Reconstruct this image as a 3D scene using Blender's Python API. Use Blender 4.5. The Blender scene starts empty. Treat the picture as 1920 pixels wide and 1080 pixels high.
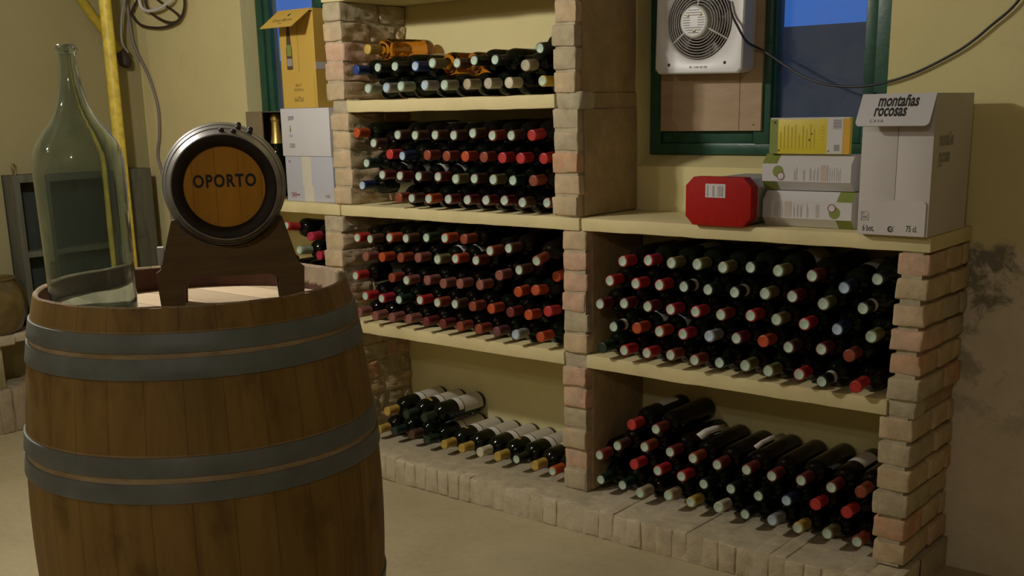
import bpy, bmesh, math, random
from mathutils import Vector, Matrix, noise
PI = math.pi
rnd = random.Random(7)
scene = bpy.context.scene
COL = scene.collection

# ------------------------------------------------------------------ camera
cam_d = bpy.data.cameras.new('camera')
cam = bpy.data.objects.new('camera', cam_d)
COL.objects.link(cam)
yaw, pitch, roll = math.radians(-39.76), math.radians(-13.86), math.radians(-1.16)
fwd = Vector((math.sin(yaw)*math.cos(pitch), math.cos(yaw)*math.cos(pitch), math.sin(pitch)))
rt = Vector((math.cos(yaw), -math.sin(yaw), 0))
up = rt.cross(fwd)
r2 = math.cos(roll)*rt + math.sin(roll)*up
u2 = -math.sin(roll)*rt + math.cos(roll)*up
M = Matrix((r2, u2, -fwd)).transposed().to_4x4()
M.translation = Vector((2.055, -2.724, 1.280))
cam.matrix_world = M
cam_d.sensor_fit = 'HORIZONTAL'
cam_d.sensor_width = 36.0
cam_d.lens = 36.0*2077.0/1920.0
cam_d.shift_y = 180.0/1920.0
cam_d.clip_start = 0.05
scene.camera = cam
vs = scene.view_settings
vs.view_transform = 'Standard'
vs.look = 'None'
vs.gamma = 1.0
vs.use_curve_mapping = False
vs.exposure = 0.0

# ------------------------------------------------------------------ objects
def mesh_from_bm(name, bm, mats, smooth=None, angle=35):
    me = bpy.data.meshes.new(name)
    bm.normal_update()
    bm.to_mesh(me)
    bm.free()
    if not isinstance(mats, (list, tuple)):
        mats = [mats]
    for m in mats:
        me.materials.append(m)
    if smooth is not False:
        for p in me.polygons:
            p.use_smooth = True
        me.set_sharp_from_angle(angle=math.radians(angle))
    return me

def link(name, data, parent=None):
    o = bpy.data.objects.new(name, data)
    COL.objects.link(o)
    if parent is not None:
        o.parent = parent
    return o

def obj(name, bm, mats, parent=None, smooth=None, angle=35):
    return link(name, mesh_from_bm(name, bm, mats, smooth, angle), parent)

def tag(o, label, cat, group=None):
    o['label'] = label
    o['category'] = cat
    if group:
        o['group'] = group
    return o

def thing(name, label, cat, loc=(0, 0, 0), rz=0.0, group=None):
    o = link(name, None)
    o.empty_display_size = 0.05
    o.location = loc
    o.rotation_euler = (0, 0, rz)
    return tag(o, label, cat, group)

def struct(name, bm, mats, parent=None, smooth=None):
    o = obj(name, bm, mats, parent, smooth)
    o['kind'] = 'structure'
    return o

# ------------------------------------------------------------------ geometry
def add_box(bm, x0, x1, y0, y1, z0, z1, bev=0.0, seg=2, mi=0, mat=None):
    t = bmesh.new()
    bmesh.ops.create_cube(t, size=1.0)
    for v in t.verts:
        v.co = Vector(((x0+x1)/2 + v.co.x*(x1-x0), (y0+y1)/2 + v.co.y*(y1-y0), (z0+z1)/2 + v.co.z*(z1-z0)))
    if bev > 0:
        bmesh.ops.bevel(t, geom=list(t.edges), offset=bev, segments=seg, affect='EDGES', profile=0.6)
    merge(bm, t, mi, mat)

def merge(bm, t, mi=0, mat=None):
    vmap = {}
    for v in t.verts:
        co = v.co if mat is None else mat @ v.co
        vmap[v] = bm.verts.new(co)
    for f in t.faces:
        try:
            nf = bm.faces.new([vmap[v] for v in f.verts])
            nf.material_index = mi if mi is not None else f.material_index
        except ValueError:
            pass
    t.free()

def add_lathe(bm, prof, seg=48, mi=0, mat=None, cap0=False, cap1=False, wob=None):
    rings = []
    for (r, z) in prof:
        ring = []
        for k in range(seg):
            a = 2*PI*k/seg
            co = Vector((r*math.cos(a), r*math.sin(a), z))
            if wob:
                co = wob(co, a)
            ring.append(bm.verts.new(co if mat is None else mat @ co))
        rings.append(ring)
    for a, b in zip(rings[:-1], rings[1:]):
        for k in range(seg):
            f = bm.faces.new((a[k], a[(k+1) % seg], b[(k+1) % seg], b[k]))
            f.material_index = mi
    if cap0:
        f = bm.faces.new(rings[0][::-1]); f.material_index = mi
    if cap1:
        f = bm.faces.new(rings[-1]); f.material_index = mi
    return rings

def catmull(pts, n=8):
    P = [Vector(p) for p in pts]
    P = [P[0]*2-P[1]] + P + [P[-1]*2-P[-2]]
    out = []
    for i in range(1, len(P)-2):
        p0, p1, p2, p3 = P[i-1:i+3]
        for k in range(n):
            t = k/n
            out.append(0.5*((2*p1) + (p2-p0)*t + (2*p0-5*p1+4*p2-p3)*t*t + (3*p1-p0-3*p2+p3)*t**3))
    out.append(P[-2])
    return out

def add_tube(bm, pts, r, seg=8, mi=0, rads=None):
    n = len(pts)
    pts = [Vector(p) for p in pts]
    tang = []
    for i in range(n):
        t = pts[min(i+1, n-1)] - pts[max(i-1, 0)]
        tang.append(t.normalized())
    a = Vector((0, 0, 1))
    if abs(tang[0].dot(a)) > 0.9:
        a = Vector((1, 0, 0))
    nrm = (a - tang[0]*a.dot(tang[0])).normalized()
    rings = []
    for i in range(n):
        nrm = (nrm - tang[i]*nrm.dot(tang[i])).normalized()
        bi = tang[i].cross(nrm)
        rr = rads[i] if rads else r
        rings.append([bm.verts.new(pts[i] + (nrm*math.cos(2*PI*k/seg) + bi*math.sin(2*PI*k/seg))*rr) for k in range(seg)])
    for p, q in zip(rings[:-1], rings[1:]):
        for k in range(seg):
            f = bm.faces.new((p[k], p[(k+1) % seg], q[(k+1) % seg], q[k])); f.material_index = mi
    f = bm.faces.new(rings[0][::-1]); f.material_index = mi
    f = bm.faces.new(rings[-1]); f.material_index = mi

def add_prism(bm, poly, y0, y1, mi=0, mat=None, bev=0.0):
    """extrude an outline given as (x, z) points from y0 to y1"""
    t = bmesh.new()
    a = [t.verts.new((x, y0, z)) for x, z in poly]
    b = [t.verts.new((x, y1, z)) for x, z in poly]
    n = len(poly)
    t.faces.new(a)
    t.faces.new(b[::-1])
    for k in range(n):
        t.faces.new((a[k], b[k], b[(k+1) % n], a[(k+1) % n]))
    bmesh.ops.recalc_face_normals(t, faces=list(t.faces))
    if bev:
        bmesh.ops.bevel(t, geom=list(t.edges), offset=bev, segments=2, affect='EDGES', profile=0.6)
    merge(bm, t, mi, mat)

def add_brick(bm, x0, x1, y0, y1, z0, z1, mi, amp=0.0035, bev=0.007, rough=0.0):
    t = bmesh.new()
    bmesh.ops.create_cube(t, size=1.0)
    for v in t.verts:
        v.co = Vector(((x0+x1)/2 + v.co.x*(x1-x0), (y0+y1)/2 + v.co.y*(y1-y0), (z0+z1)/2 + v.co.z*(z1-z0)))
    bmesh.ops.bevel(t, geom=list(t.edges), offset=bev, segments=2, affect='EDGES', profile=0.55)
    bmesh.ops.subdivide_edges(t, edges=[e for e in t.edges if e.calc_length() > 0.03], cuts=5 if rough else 2, use_grid_fill=True)
    s = Vector((rnd.random()*50, rnd.random()*50, rnd.random()*50))
    for v in t.verts:
        n1 = noise.noise_vector(v.co*18 + s)
        n2 = noise.noise_vector(v.co*55 + s)
        v.co += n1*amp + n2*amp*0.45
        if rough and v.co.x > x1-0.012 and v.co.y > 0.02:
            v.co.x += rough*(noise.noise(v.co*40+s)+0.8*noise.noise(v.co*95+s))
    merge(bm, t, mi)

def text_mesh(name, s, size, mat, parent, loc, rot, sx=1.0, align='CENTER', ext=0.00006, bold=0.0, shear=0.0, space=1.0, line=1.0):
    cu = bpy.data.curves.new(name, 'FONT')
    cu.body = s
    cu.size = size
    cu.align_x = align
    cu.align_y = 'CENTER'
    cu.extrude = ext
    cu.offset = bold
    cu.shear = shear
    cu.space_character = space
    cu.space_line = line
    cu.resolution_u = 3
    tmp = bpy.data.objects.new(name+'_t', cu)
    COL.objects.link(tmp)
    dg = bpy.context.evaluated_depsgraph_get()
    me = bpy.data.meshes.new_from_object(tmp.evaluated_get(dg))
    bpy.data.objects.remove(tmp)
    bpy.data.curves.remove(cu)
    me.name = name
    me.materials.clear()
    me.materials.append(mat)
    o = link(name, me, parent)
    o.location = loc
    o.rotation_euler = rot
    o.scale = (sx, 1, 1)
    return o
FRONT = (PI/2, 0, 0)          # text standing up, read from -Y

# ------------------------------------------------------------------ materials
def s2l(c):
    return tuple((x/12.92 if x <= 0.04045 else ((x+0.055)/1.055)**2.4) for x in c)

def newmat(name):
    m = bpy.data.materials.new(name)
    m.use_nodes = True
    nt = m.node_tree
    for n in list(nt.nodes):
        nt.nodes.remove(n)
    out = nt.nodes.new('ShaderNodeOutputMaterial')
    b = nt.nodes.new('ShaderNodeBsdfPrincipled')
    nt.links.new(b.outputs[0], out.inputs[0])
    return m, nt, b, out

def node(nt, t, **kw):
    n = nt.nodes.new(t)
    for k, v in kw.items():
        setattr(n, k, v)
    return n

def coords(nt, scale=(1, 1, 1)):
    tc = node(nt, 'ShaderNodeTexCoord')
    mp = node(nt, 'ShaderNodeMapping')
    mp.inputs['Scale'].default_value = scale
    nt.links.new(tc.outputs['Object'], mp.inputs[0])
    return mp.outputs[0]

def noise_tex(nt, vec, scale, detail=4, rough=0.6, dist=0.0):
    n = node(nt, 'ShaderNodeTexNoise')
    n.inputs['Scale'].default_value = scale
    n.inputs['Detail'].default_value = detail
    n.inputs['Roughness'].default_value = rough
    n.inputs['Distortion'].default_value = dist
    nt.links.new(vec, n.inputs['Vector'])
    return n.outputs['Fac']

def ramp(nt, fac, stops):
    r = node(nt, 'ShaderNodeValToRGB')
    el = r.color_ramp.elements
    while len(el) < len(stops):
        el.new(0.5)
    for e, (p, c) in zip(el, stops):
        e.position = p
        e.color = (*c, 1) if len(c) == 3 else c
    nt.links.new(fac, r.inputs[0])
    return r.outputs[0]

def mix(nt, fac, a, b, mode='MIX'):
    m = node(nt, 'ShaderNodeMix', data_type='RGBA', blend_type=mode)
    for sock, val in ((m.inputs[0], fac), (m.inputs[6], a), (m.inputs[7], b)):
        if hasattr(val, 'is_linked') or hasattr(val, 'links'):
            nt.links.new(val, sock)
        elif isinstance(val, (int, float)):
            sock.default_value = val
        else:
            sock.default_value = (*val, 1)
    return m.outputs[2]

def mth(nt, op, a, b=None, clamp=False):
    m = node(nt, 'ShaderNodeMath', operation=op)
    m.use_clamp = clamp
    for sock, val in zip(m.inputs, (a, b)):
        if val is None:
            continue
        if isinstance(val, (int, float)):
            sock.default_value = val
        else:
            nt.links.new(val, sock)
    return m.outputs[0]

def bump(nt, b, h, strength, dist):
    n = node(nt, 'ShaderNodeBump')
    n.inputs['Strength'].default_value = strength
    n.inputs['Distance'].default_value = dist
    nt.links.new(h, n.inputs['Height'])
    nt.links.new(n.outputs[0], b.inputs['Normal'])

def plain(name, col, rough=0.6, metal=0.0, var=0.12, scale=20, bmp=0.0, spec=0.5):
    """even colour with faint mottling"""
    m, nt, b, o = newmat(name)
    v = coords(nt)
    f = noise_tex(nt, v, scale, 4)
    lo = tuple(max(0, c*(1-var)) for c in col)
    hi = tuple(min(1, c*(1+var)) for c in col)
    nt.links.new(ramp(nt, f, [(0.3, lo), (0.7, hi)]), b.inputs['Base Color'])
    b.inputs['Roughness'].default_value = rough
    b.inputs['Metallic'].default_value = metal
    b.inputs['Specular IOR Level'].default_value = spec
    if bmp:
        bump(nt, b, noise_tex(nt, v, scale*6, 3), bmp, 0.004)
    return m

def brick_mat(name, col, mort=(0.46, 0.385, 0.245)):
    m, nt, b, o = newmat(name)
    v = coords(nt)
    f1 = noise_tex(nt, v, 22, 6, 0.65)
    f2 = noise_tex(nt, v, 9, 3)
    f3 = noise_tex(nt, v, 120, 3, 0.7)
    base = ramp(nt, f1, [(0.28, tuple(c*0.72 for c in col)), (0.72, tuple(min(1, c*1.15) for c in col))])
    wash = ramp(nt, f2, [(0.46, (0, 0, 0)), (0.66, (1, 1, 1))])
    c = mix(nt, mth(nt, 'MULTIPLY', wash, 0.65), base, mort)
    nt.links.new(c, b.inputs['Base Color'])
    b.inputs['Roughness'].default_value = 0.92
    b.inputs['Specular IOR Level'].default_value = 0.2
    h = mth(nt, 'ADD', mth(nt, 'MULTIPLY', f1, 1.0), mth(nt, 'MULTIPLY', f3, 0.35))
    bump(nt, b, h, 0.55, 0.007)
    return m

def wood_mat(name, dark, light, grain=(30, 30, 3), planks=None, rough=0.6, stain=None, dust=None):
    m, nt, b, o = newmat(name)
    v = coords(nt, grain)
    f = noise_tex(nt, v, 1.0, 8, 0.65, 0.6)
    c = ramp(nt, f, [(0.25, dark), (0.75, light)])
    tc = node(nt, 'ShaderNodeTexCoord')
    h = f
    if planks:
        sp = node(nt, 'ShaderNodeSeparateXYZ')
        nt.links.new(tc.outputs['Object'], sp.inputs[0])
        if planks[0] == 'stave':
            a = mth(nt, 'MULTIPLY', mth(nt, 'ARCTAN2', sp.outputs[1], sp.outputs[0]), planks[1]/(2*PI))
        else:
            a = mth(nt, 'MULTIPLY', sp.outputs[planks[0]], planks[1])
        a = mth(nt, 'ADD', a, 100.37)
        fl = mth(nt, 'FLOOR', a)
        fr = mth(nt, 'SUBTRACT', a, fl)
        wn = node(nt, 'ShaderNodeTexWhiteNoise', noise_dimensions='1D')
        nt.links.new(fl, wn.inputs['W'])
        k_ = planks[2] if len(planks) > 2 else 1.0
        tint = ramp(nt, wn.outputs['Value'], [(0.0, (1-0.28*k_, 1-0.30*k_, 1-0.32*k_)), (1.0, (1+0.12*k_, 1+0.1*k_, 1+0.08*k_))])
        c = mix(nt, 1.0, c, tint, 'MULTIPLY')
        edge = mth(nt, 'ABSOLUTE', mth(nt, 'SUBTRACT', fr, 0.5))
        j = ramp(nt, edge, [(0.475, (1, 1, 1)), (0.497, (1-0.65*k_, 1-0.7*k_, 1-0.75*k_))])
        c = mix(nt, 1.0, c, j, 'MULTIPLY')
    if stain:
        f2 = noise_tex(nt, coords(nt, stain[0]), 1.0, 4, 0.6)
        s = ramp(nt, f2, [(stain[1], (0, 0, 0)), (stain[1]+0.16, (1, 1, 1))])
        c = mix(nt, mth(nt, 'MULTIPLY', s, stain[3]), c, stain[2])
    for (zl, zh_) in (dust or ()):
        zs = node(nt, 'ShaderNodeSeparateXYZ')
        nt.links.new(tc.outputs['Object'], zs.inputs[0])
        k1 = mth(nt, 'MULTIPLY', mth(nt, 'SUBTRACT', zs.outputs[2], zl), 300.0, True)
        k2 = mth(nt, 'MULTIPLY', mth(nt, 'SUBTRACT', zh_, zs.outputs[2]), 300.0, True)
        fd = ramp(nt, noise_tex(nt, coords(nt, (9, 9, 40)), 1.0, 5, 0.7), [(0.35, (0.25, 0.25, 0.25)), (0.65, (0.9, 0.9, 0.9))])
        c = mix(nt, mth(nt, 'MULTIPLY', mth(nt, 'MULTIPLY', k1, k2), fd), c, (0.50, 0.40, 0.25))
    nt.links.new(c, b.inputs['Base Color'])
    b.inputs['Roughness'].default_value = rough
    b.inputs['Specular IOR Level'].default_value = 0.3
    bump(nt, b, h, 0.25, 0.003)
    return m

def glossy(name, col, rough=0.08, spec=0.5):
    m, nt, b, o = newmat(name)
    b.inputs['Base Color'].default_value = (*col, 1)
    b.inputs['Roughness'].default_value = rough
    b.inputs['Specular IOR Level'].default_value = spec
    return m

def glass_mat(name, col, rough=0.0, ior=1.45):
    m, nt, b, o = newmat(name)
    b.inputs['Base Color'].default_value = (*col, 1)
    b.inputs['Roughness'].default_value = rough
    b.inputs['IOR'].default_value = ior
    b.inputs['Transmission Weight'].default_value = 1.0
    return m
BOTTLES={
 'L1':[
  (0, 'sage', 'p', '', -0.7921, -0.035, 1.3615, -0.7921, 1.3717),
  (0, 'grey', 'p', '', -0.7041, -0.035, 1.3621, -0.7066, 1.3703),
  (0, 'sage', 'p', '', -0.6354, -0.035, 1.3645, -0.6212, 1.3663),
  (0, 'grey', 'p', '', -0.526, -0.035, 1.3649, -0.5234, 1.3656),
  (0, 'sage', 'p', '', -0.4395, -0.035, 1.3629, -0.4395, 1.3692),
  (0, 'tan', 's', '', -0.3425, -0.035, 1.3632, -0.342, 1.3686),
  (0, 'beige', 's', '', -0.2558, -0.035, 1.3629, -0.2613, 1.3692),
  (0, 'cream', 's', '', -0.1718, -0.035, 1.3626, -0.1866, 1.3693),
  (0, 'yellow', 'p', '', -0.0647, -0.005, 1.3644, -0.0719, 1.3662),
  (1, 'blue', 's', '', -0.8479, -0.035, 1.425, -0.8479, 1.425),
  (1, 'black', 'p', '', -0.7395, -0.035, 1.4289, -0.7422, 1.436),
  (1, 'black', 'p', '', -0.6585, -0.035, 1.429, -0.6638, 1.441),
  (1, 'blue', 'p', '', -0.5653, -0.035, 1.4261, -0.5679, 1.43),
  (1, 'olive', 'p', 'amber', -0.4886, -0.035, 1.4327, -0.4886, 1.4326),
  (1, 'brown', 'p', 'amber', -0.3815, -0.035, 1.4283, -0.3853, 1.4295),
  (1, 'black', 'p', '', -0.3095, -0.035, 1.4332, -0.3062, 1.4342),
  (1, 'black', 'p', '', -0.2244, -0.035, 1.4317, -0.224, 1.434),
  (1, 'beige', 's', '', -0.1058, -0.035, 1.4105, -0.1437, 1.4304),
  (2, 'gold', 's', 'amber', -0.7861, -0.035, 1.4895, -0.7897, 1.4938),
  (2, 'black', 'p', '', -0.0651, -0.015, 1.4581, -0.0711, 1.4914),
 ],
 'L2':[
  (0, 'navy', 'p', '', -0.8446, -0.035, 1.0366, -0.8446, 1.0366),
  (0, 'rust', 's', '', -0.669, -0.035, 0.999, -0.7044, 1.0075),
  (0, 'brown', 'p', '', -0.6057, -0.035, 0.9999, -0.6103, 1.0062),
  (0, 'orange', 'p', '', -0.5274, -0.035, 1.0002, -0.5357, 1.0057),
  (0, 'maroon', 'p', '', -0.4383, -0.035, 1.002, -0.4613, 1.0024),
  (0, 'maroon', 'p', '', -0.3547, -0.035, 1.0027, -0.3869, 1.0022),
  (0, 'maroon', 'p', '', -0.2752, -0.035, 1.0042, -0.3128, 1.0022),
  (0, 'maroon', 'p', '', -0.1989, -0.035, 1.0059, -0.2384, 1.0022),
  (0, 'brown', 'p', '', -0.1261, -0.035, 1.0022, -0.1637, 1.0022),
  (0, 'maroon', 'p', '', -0.0693, 0.015, 0.9999, -0.0715, 1.0055),
  (1, 'green', 'p', '', -0.8173, -0.035, 1.1133, -0.8173, 1.1133),
  (1, 'maroon', 'p', 'label', -0.7421, -0.035, 1.0749, -0.7423, 1.0743),
  (1, 'maroon', 'p', 'label', -0.6572, -0.035, 1.0733, -0.6584, 1.0705),
  (1, 'brown', 'p', 'label', -0.5695, -0.035, 1.0731, -0.5695, 1.0731),
  (1, 'maroon', 'p', 'label', -0.4813, -0.035, 1.0737, -0.4855, 1.0731),
  (1, 'olive', 'p', '', -0.403, -0.035, 1.0681, -0.4107, 1.0729),
  (1, 'brown', 'p', '', -0.3224, -0.035, 1.0708, -0.3325, 1.0741),
  (1, 'olive', 'p', '', -0.2432, -0.035, 1.0699, -0.2577, 1.0742),
  (1, 'green', 'p', '', -0.163, -0.035, 1.0688, -0.1829, 1.0743),
  (1, 'rust', 's', '', -0.0829, -0.035, 1.0705, -0.1078, 1.0743),
  (2, 'red', 's', '', -0.7029, -0.035, 1.1446, -0.7155, 1.1441),
  (2, 'navy', 'p', '', -0.6416, -0.035, 1.1394, -0.6174, 1.1479),
  (2, 'rust', 's', '', -0.5272, -0.035, 1.1431, -0.5319, 1.1431),
  (2, 'rust', 's', '', -0.4408, -0.035, 1.1409, -0.4572, 1.1423),
  (2, 'orange', 's', '', -0.3596, -0.035, 1.1405, -0.3826, 1.1421),
  (2, 'rust', 's', '', -0.2807, -0.035, 1.1392, -0.3082, 1.1448),
  (2, 'red', 's', '', -0.2046, -0.035, 1.1377, -0.2336, 1.1451),
  (2, 'red', 's', '', -0.1315, -0.035, 1.1371, -0.1588, 1.1451),
  (2, 'red', 's', '', -0.0656, -0.005, 1.1356, -0.079, 1.1555),
  (3, 'orange', 's', '', -0.8612, -0.035, 1.2155, -0.8612, 1.2155),
  (3, 'brown', 'p', '', -0.7772, -0.035, 1.181, -0.7797, 1.1825),
  (3, 'brown', 'p', '', -0.6598, -0.035, 1.2082, -0.6636, 1.2175),
  (3, 'brown', 'p', '', -0.5786, -0.035, 1.2065, -0.5761, 1.2103),
  (3, 'brown', 'p', '', -0.4879, -0.035, 1.2072, -0.4891, 1.2098),
  (3, 'brown', 'p', '', -0.4057, -0.035, 1.2062, -0.408, 1.2124),
  (3, 'brown', 'p', '', -0.3239, -0.035, 1.2123, -0.3252, 1.2176),
  (3, 'rust', 'p', '', -0.2428, -0.035, 1.205, -0.2468, 1.2187),
  (3, 'brown', 'p', '', -0.1663, -0.035, 1.2049, -0.17, 1.2195),
  (3, 'red', 's', '', -0.0866, -0.035, 1.2056, -0.0935, 1.2302),
 ],
 'L3':[
  (0, 'dusty', 's', '', -0.8966, -0.035, 0.5818, -0.8967, 0.5815),
  (0, 'dusty', 's', '', -0.8137, -0.035, 0.577, -0.8152, 0.5884),
  (0, 'dusty', 's', '', -0.7289, -0.035, 0.5797, -0.7289, 0.5839),
  (0, 'dusty', 's', '', -0.6463, -0.035, 0.5831, -0.6463, 0.5831),
  (0, 'maroon', 's', '', -0.563, -0.035, 0.5824, -0.563, 0.5824),
  (0, 'maroon', 's', '', -0.4848, -0.035, 0.5833, -0.4837, 0.5812),
  (0, 'rust', 's', '', -0.4059, -0.035, 0.5829, -0.4059, 0.5829),
  (0, 'rust', 's', '', -0.323, -0.035, 0.5829, -0.3239, 0.5829),
  (0, 'plum', 's', '', -0.2452, -0.035, 0.5825, -0.2491, 0.5826),
  (0, 'grey', 'p', '', -0.1638, -0.035, 0.5812, -0.1744, 0.5812),
  (0, 'orange', 's', '', -0.0635, -0.035, 0.5855, -0.0636, 0.5849),
  (1, 'red', 'p', '', -0.8582, -0.035, 0.6452, -0.8601, 0.6482),
  (1, 'magenta', 'p', '', -0.7749, -0.035, 0.644, -0.7713, 0.6489),
  (1, 'green', 'p', '', -0.6882, -0.035, 0.6472, -0.6881, 0.6472),
  (1, 'red', 'p', '', -0.5863, -0.035, 0.6551, -0.5863, 0.6551),
  (1, 'rust', 'p', '', -0.5046, -0.035, 0.6541, -0.5072, 0.6546),
  (1, 'brown', 'p', '', -0.4238, -0.035, 0.6566, -0.4239, 0.6563),
  (1, 'rust', 's', '', -0.3466, -0.035, 0.6563, -0.3484, 0.6563),
  (1, 'orange', 's', '', -0.2657, -0.035, 0.6561, -0.2736, 0.6568),
  (1, 'maroon', 's', '', -0.185, -0.035, 0.6528, -0.199, 0.6516),
  (1, 'orange', 's', '', -0.1104, -0.035, 0.6518, -0.1251, 0.637),
  (1, 'red', 's', '', -0.0409, -0.025, 0.6685, -0.0498, 0.6584),
  (2, 'red', 'p', '', -0.9038, -0.035, 0.7147, -0.9038, 0.7147),
  (2, 'rust', 's', '', -0.7199, -0.035, 0.7219, -0.7234, 0.7221),
  (2, 'dusty', 'p', '', -0.6477, -0.035, 0.7183, -0.6442, 0.7181),
  (2, 'dusty', 's', '', -0.5492, -0.035, 0.7262, -0.5497, 0.7263),
  (2, 'dusty', 's', '', -0.4752, -0.035, 0.7212, -0.4738, 0.7244),
  (2, 'dusty', 's', '', -0.3998, -0.035, 0.7271, -0.3991, 0.7274),
  (2, 'dusty', 's', '', -0.3119, -0.035, 0.73, -0.3119, 0.73),
  (2, 'dusty', 's', '', -0.2284, -0.035, 0.7679, -0.2388, 0.7768),
  (2, 'orange', 's', '', -0.1508, -0.035, 0.7215, -0.1849, 0.725),
  (2, 'orange', 's', '', -0.0808, -0.035, 0.7333, -0.1046, 0.709),
  (2, 'orange', 's', '', -0.0436, 0.025, 0.7707, -0.0446, 0.8008),
  (3, 'dusty', 's', '', -0.8477, -0.035, 0.7877, -0.8498, 0.7837),
  (3, 'orange', 's', '', -0.7648, -0.035, 0.7911, -0.7648, 0.7911),
  (3, 'rust', 's', '', -0.6725, -0.035, 0.795, -0.6725, 0.795),
  (3, 'dusty', 's', '', -0.589, -0.035, 0.8006, -0.589, 0.8006),
  (3, 'olive', 'p', 'label', -0.4971, -0.035, 0.8009, -0.4971, 0.8009),
  (3, 'orange', 'p', 'label', -0.4154, -0.035, 0.8087, -0.4154, 0.8087),
  (3, 'maroon', 'p', '', -0.3251, -0.035, 0.8094, -0.3308, 0.8061),
  (3, 'brown', 'p', '', -0.1451, -0.035, 0.7913, -0.1406, 0.801),
  (3, 'rust', 'p', '', -0.074, -0.035, 0.8246, -0.1065, 0.8736),
  (4, 'red', 'p', '', -0.8849, -0.035, 0.852, -0.8957, 0.8518),
  (4, 'brown', 'p', '', -0.8188, -0.035, 0.8512, -0.8059, 0.8553),
  (4, 'orange', 'p', '', -0.7217, -0.035, 0.861, -0.7217, 0.861),
  (4, 'brown', 'p', '', -0.6413, -0.035, 0.8632, -0.6413, 0.8632),
  (4, 'green', 'p', '', -0.5446, -0.035, 0.8709, -0.5446, 0.8708),
  (4, 'orange', 'p', '', -0.4603, -0.035, 0.8742, -0.4603, 0.8742),
  (4, 'rust', 's', '', -0.376, -0.035, 0.8759, -0.376, 0.8759),
  (4, 'rust', 'p', '', -0.2638, -0.035, 0.8441, -0.2602, 0.8484),
  (4, 'brown', 'p', '', -0.1861, -0.035, 0.8572, -0.1864, 0.8601),
 ],
 'L4':[
  (0, 'gold', 's', 'wlabel', -0.8751, 0.01, 0.1325, -0.8751, 0.1325),
  (0, 'green', 's', 'wlabel', -0.7903, 0.01, 0.1417, -0.7903, 0.1416),
  (0, 'brown', 's', 'wlabel', -0.7012, 0.01, 0.1438, -0.7012, 0.1438),
  (0, 'green', 's', 'wlabel', -0.6252, 0.01, 0.1363, -0.6252, 0.1363),
  (0, 'gold', 's', 'wlabel', -0.5406, 0.01, 0.1348, -0.5406, 0.1348),
  (0, 'gold', 's', 'wlabel', -0.4568, 0.01, 0.1357, -0.4568, 0.1357),
  (0, 'cream', 's', 'wlabel', -0.3714, 0.01, 0.1373, -0.3714, 0.1373),
  (0, 'gold', 's', 'wlabel', -0.2933, 0.01, 0.1359, -0.2933, 0.1359),
  (0, 'black', 'p', 'wlabel', -0.208, 0.01, 0.1431, -0.208, 0.1431),
  (0, 'gold', 's', 'wlabel', -0.1312, 0.01, 0.135, -0.1312, 0.135),
  (0, 'orange', 'p', 'wlabel', -0.0562, 0.01, 0.1305, -0.0562, 0.1305),
  (1, 'gold', 's', 'wlabel', -0.8241, 0.01, 0.2118, -0.8241, 0.2118),
  (1, 'green', 's', 'wlabel', -0.7251, 0.01, 0.2155, -0.7251, 0.2155),
  (1, 'green', 's', 'wlabel', -0.6346, 0.01, 0.2183, -0.6346, 0.2183),
 ],
 'R3':[
  (0, 'green', 's', '', 0.1734, -0.035, 0.579, 0.1734, 0.585),
  (0, 'red', 'p', '', 0.2532, -0.035, 0.5805, 0.2532, 0.5825),
  (0, 'red', 'p', '', 0.3329, -0.035, 0.5823, 0.3329, 0.5823),
  (0, 'rust', 'p', '', 0.4137, -0.035, 0.5861, 0.4137, 0.5861),
  (0, 'rust', 'p', '', 0.4928, -0.035, 0.581, 0.491, 0.5815),
  (0, 'black', 'p', '', 0.5726, -0.035, 0.5838, 0.5657, 0.5834),
  (0, 'olive', 'p', '', 0.6524, -0.035, 0.5857, 0.6404, 0.587),
  (0, 'olive', 'p', '', 0.7215, -0.035, 0.58, 0.724, 0.5832),
  (0, 'red', 'p', '', 0.8115, -0.035, 0.5831, 0.7988, 0.5825),
  (0, 'black', 'p', 'band', 0.8753, -0.035, 0.5724, 0.8917, 0.5957),
  (0, 'red', 's', '', 0.9667, -0.035, 0.571, 0.9831, 0.5986),
  (1, 'black', 'p', 'band', 0.2153, -0.035, 0.6481, 0.2153, 0.6481),
  (1, 'orange', 's', 'label', 0.2964, -0.035, 0.6527, 0.2964, 0.6527),
  (1, 'orange', 'p', 'label', 0.375, -0.035, 0.6511, 0.375, 0.6511),
  (1, 'magenta', 'p', '', 0.4536, -0.035, 0.6523, 0.4536, 0.6523),
  (1, 'grey', 'p', '', 0.5384, -0.035, 0.6558, 0.5373, 0.6537),
  (1, 'maroon', 'p', '', 0.6227, -0.035, 0.6592, 0.6226, 0.6596),
  (1, 'orange', 's', '', 0.7029, -0.035, 0.6609, 0.7005, 0.6569),
  (1, 'brown', 'p', '', 0.7778, -0.035, 0.6526, 0.7773, 0.6541),
  (1, 'maroon', 'p', '', 0.8702, -0.035, 0.6586, 0.8611, 0.6636),
  (1, 'rust', 's', '', 0.9455, -0.035, 0.6511, 0.9354, 0.656),
  (2, 'maroon', 'p', '', 0.166, -0.035, 0.712, 0.166, 0.712),
  (2, 'maroon', 'p', '', 0.2523, -0.035, 0.7216, 0.2517, 0.7206),
  (2, 'maroon', 'p', '', 0.3343, -0.035, 0.7203, 0.3343, 0.7203),
  (2, 'magenta', 'p', '', 0.4115, -0.035, 0.7192, 0.4115, 0.7192),
  (2, 'red', 'p', '', 0.493, -0.035, 0.7208, 0.493, 0.7208),
  (2, 'rust', 'p', '', 0.5731, -0.035, 0.7201, 0.5742, 0.7222),
  (2, 'red', 'p', '', 0.6637, -0.035, 0.7267, 0.6629, 0.7266),
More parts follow.
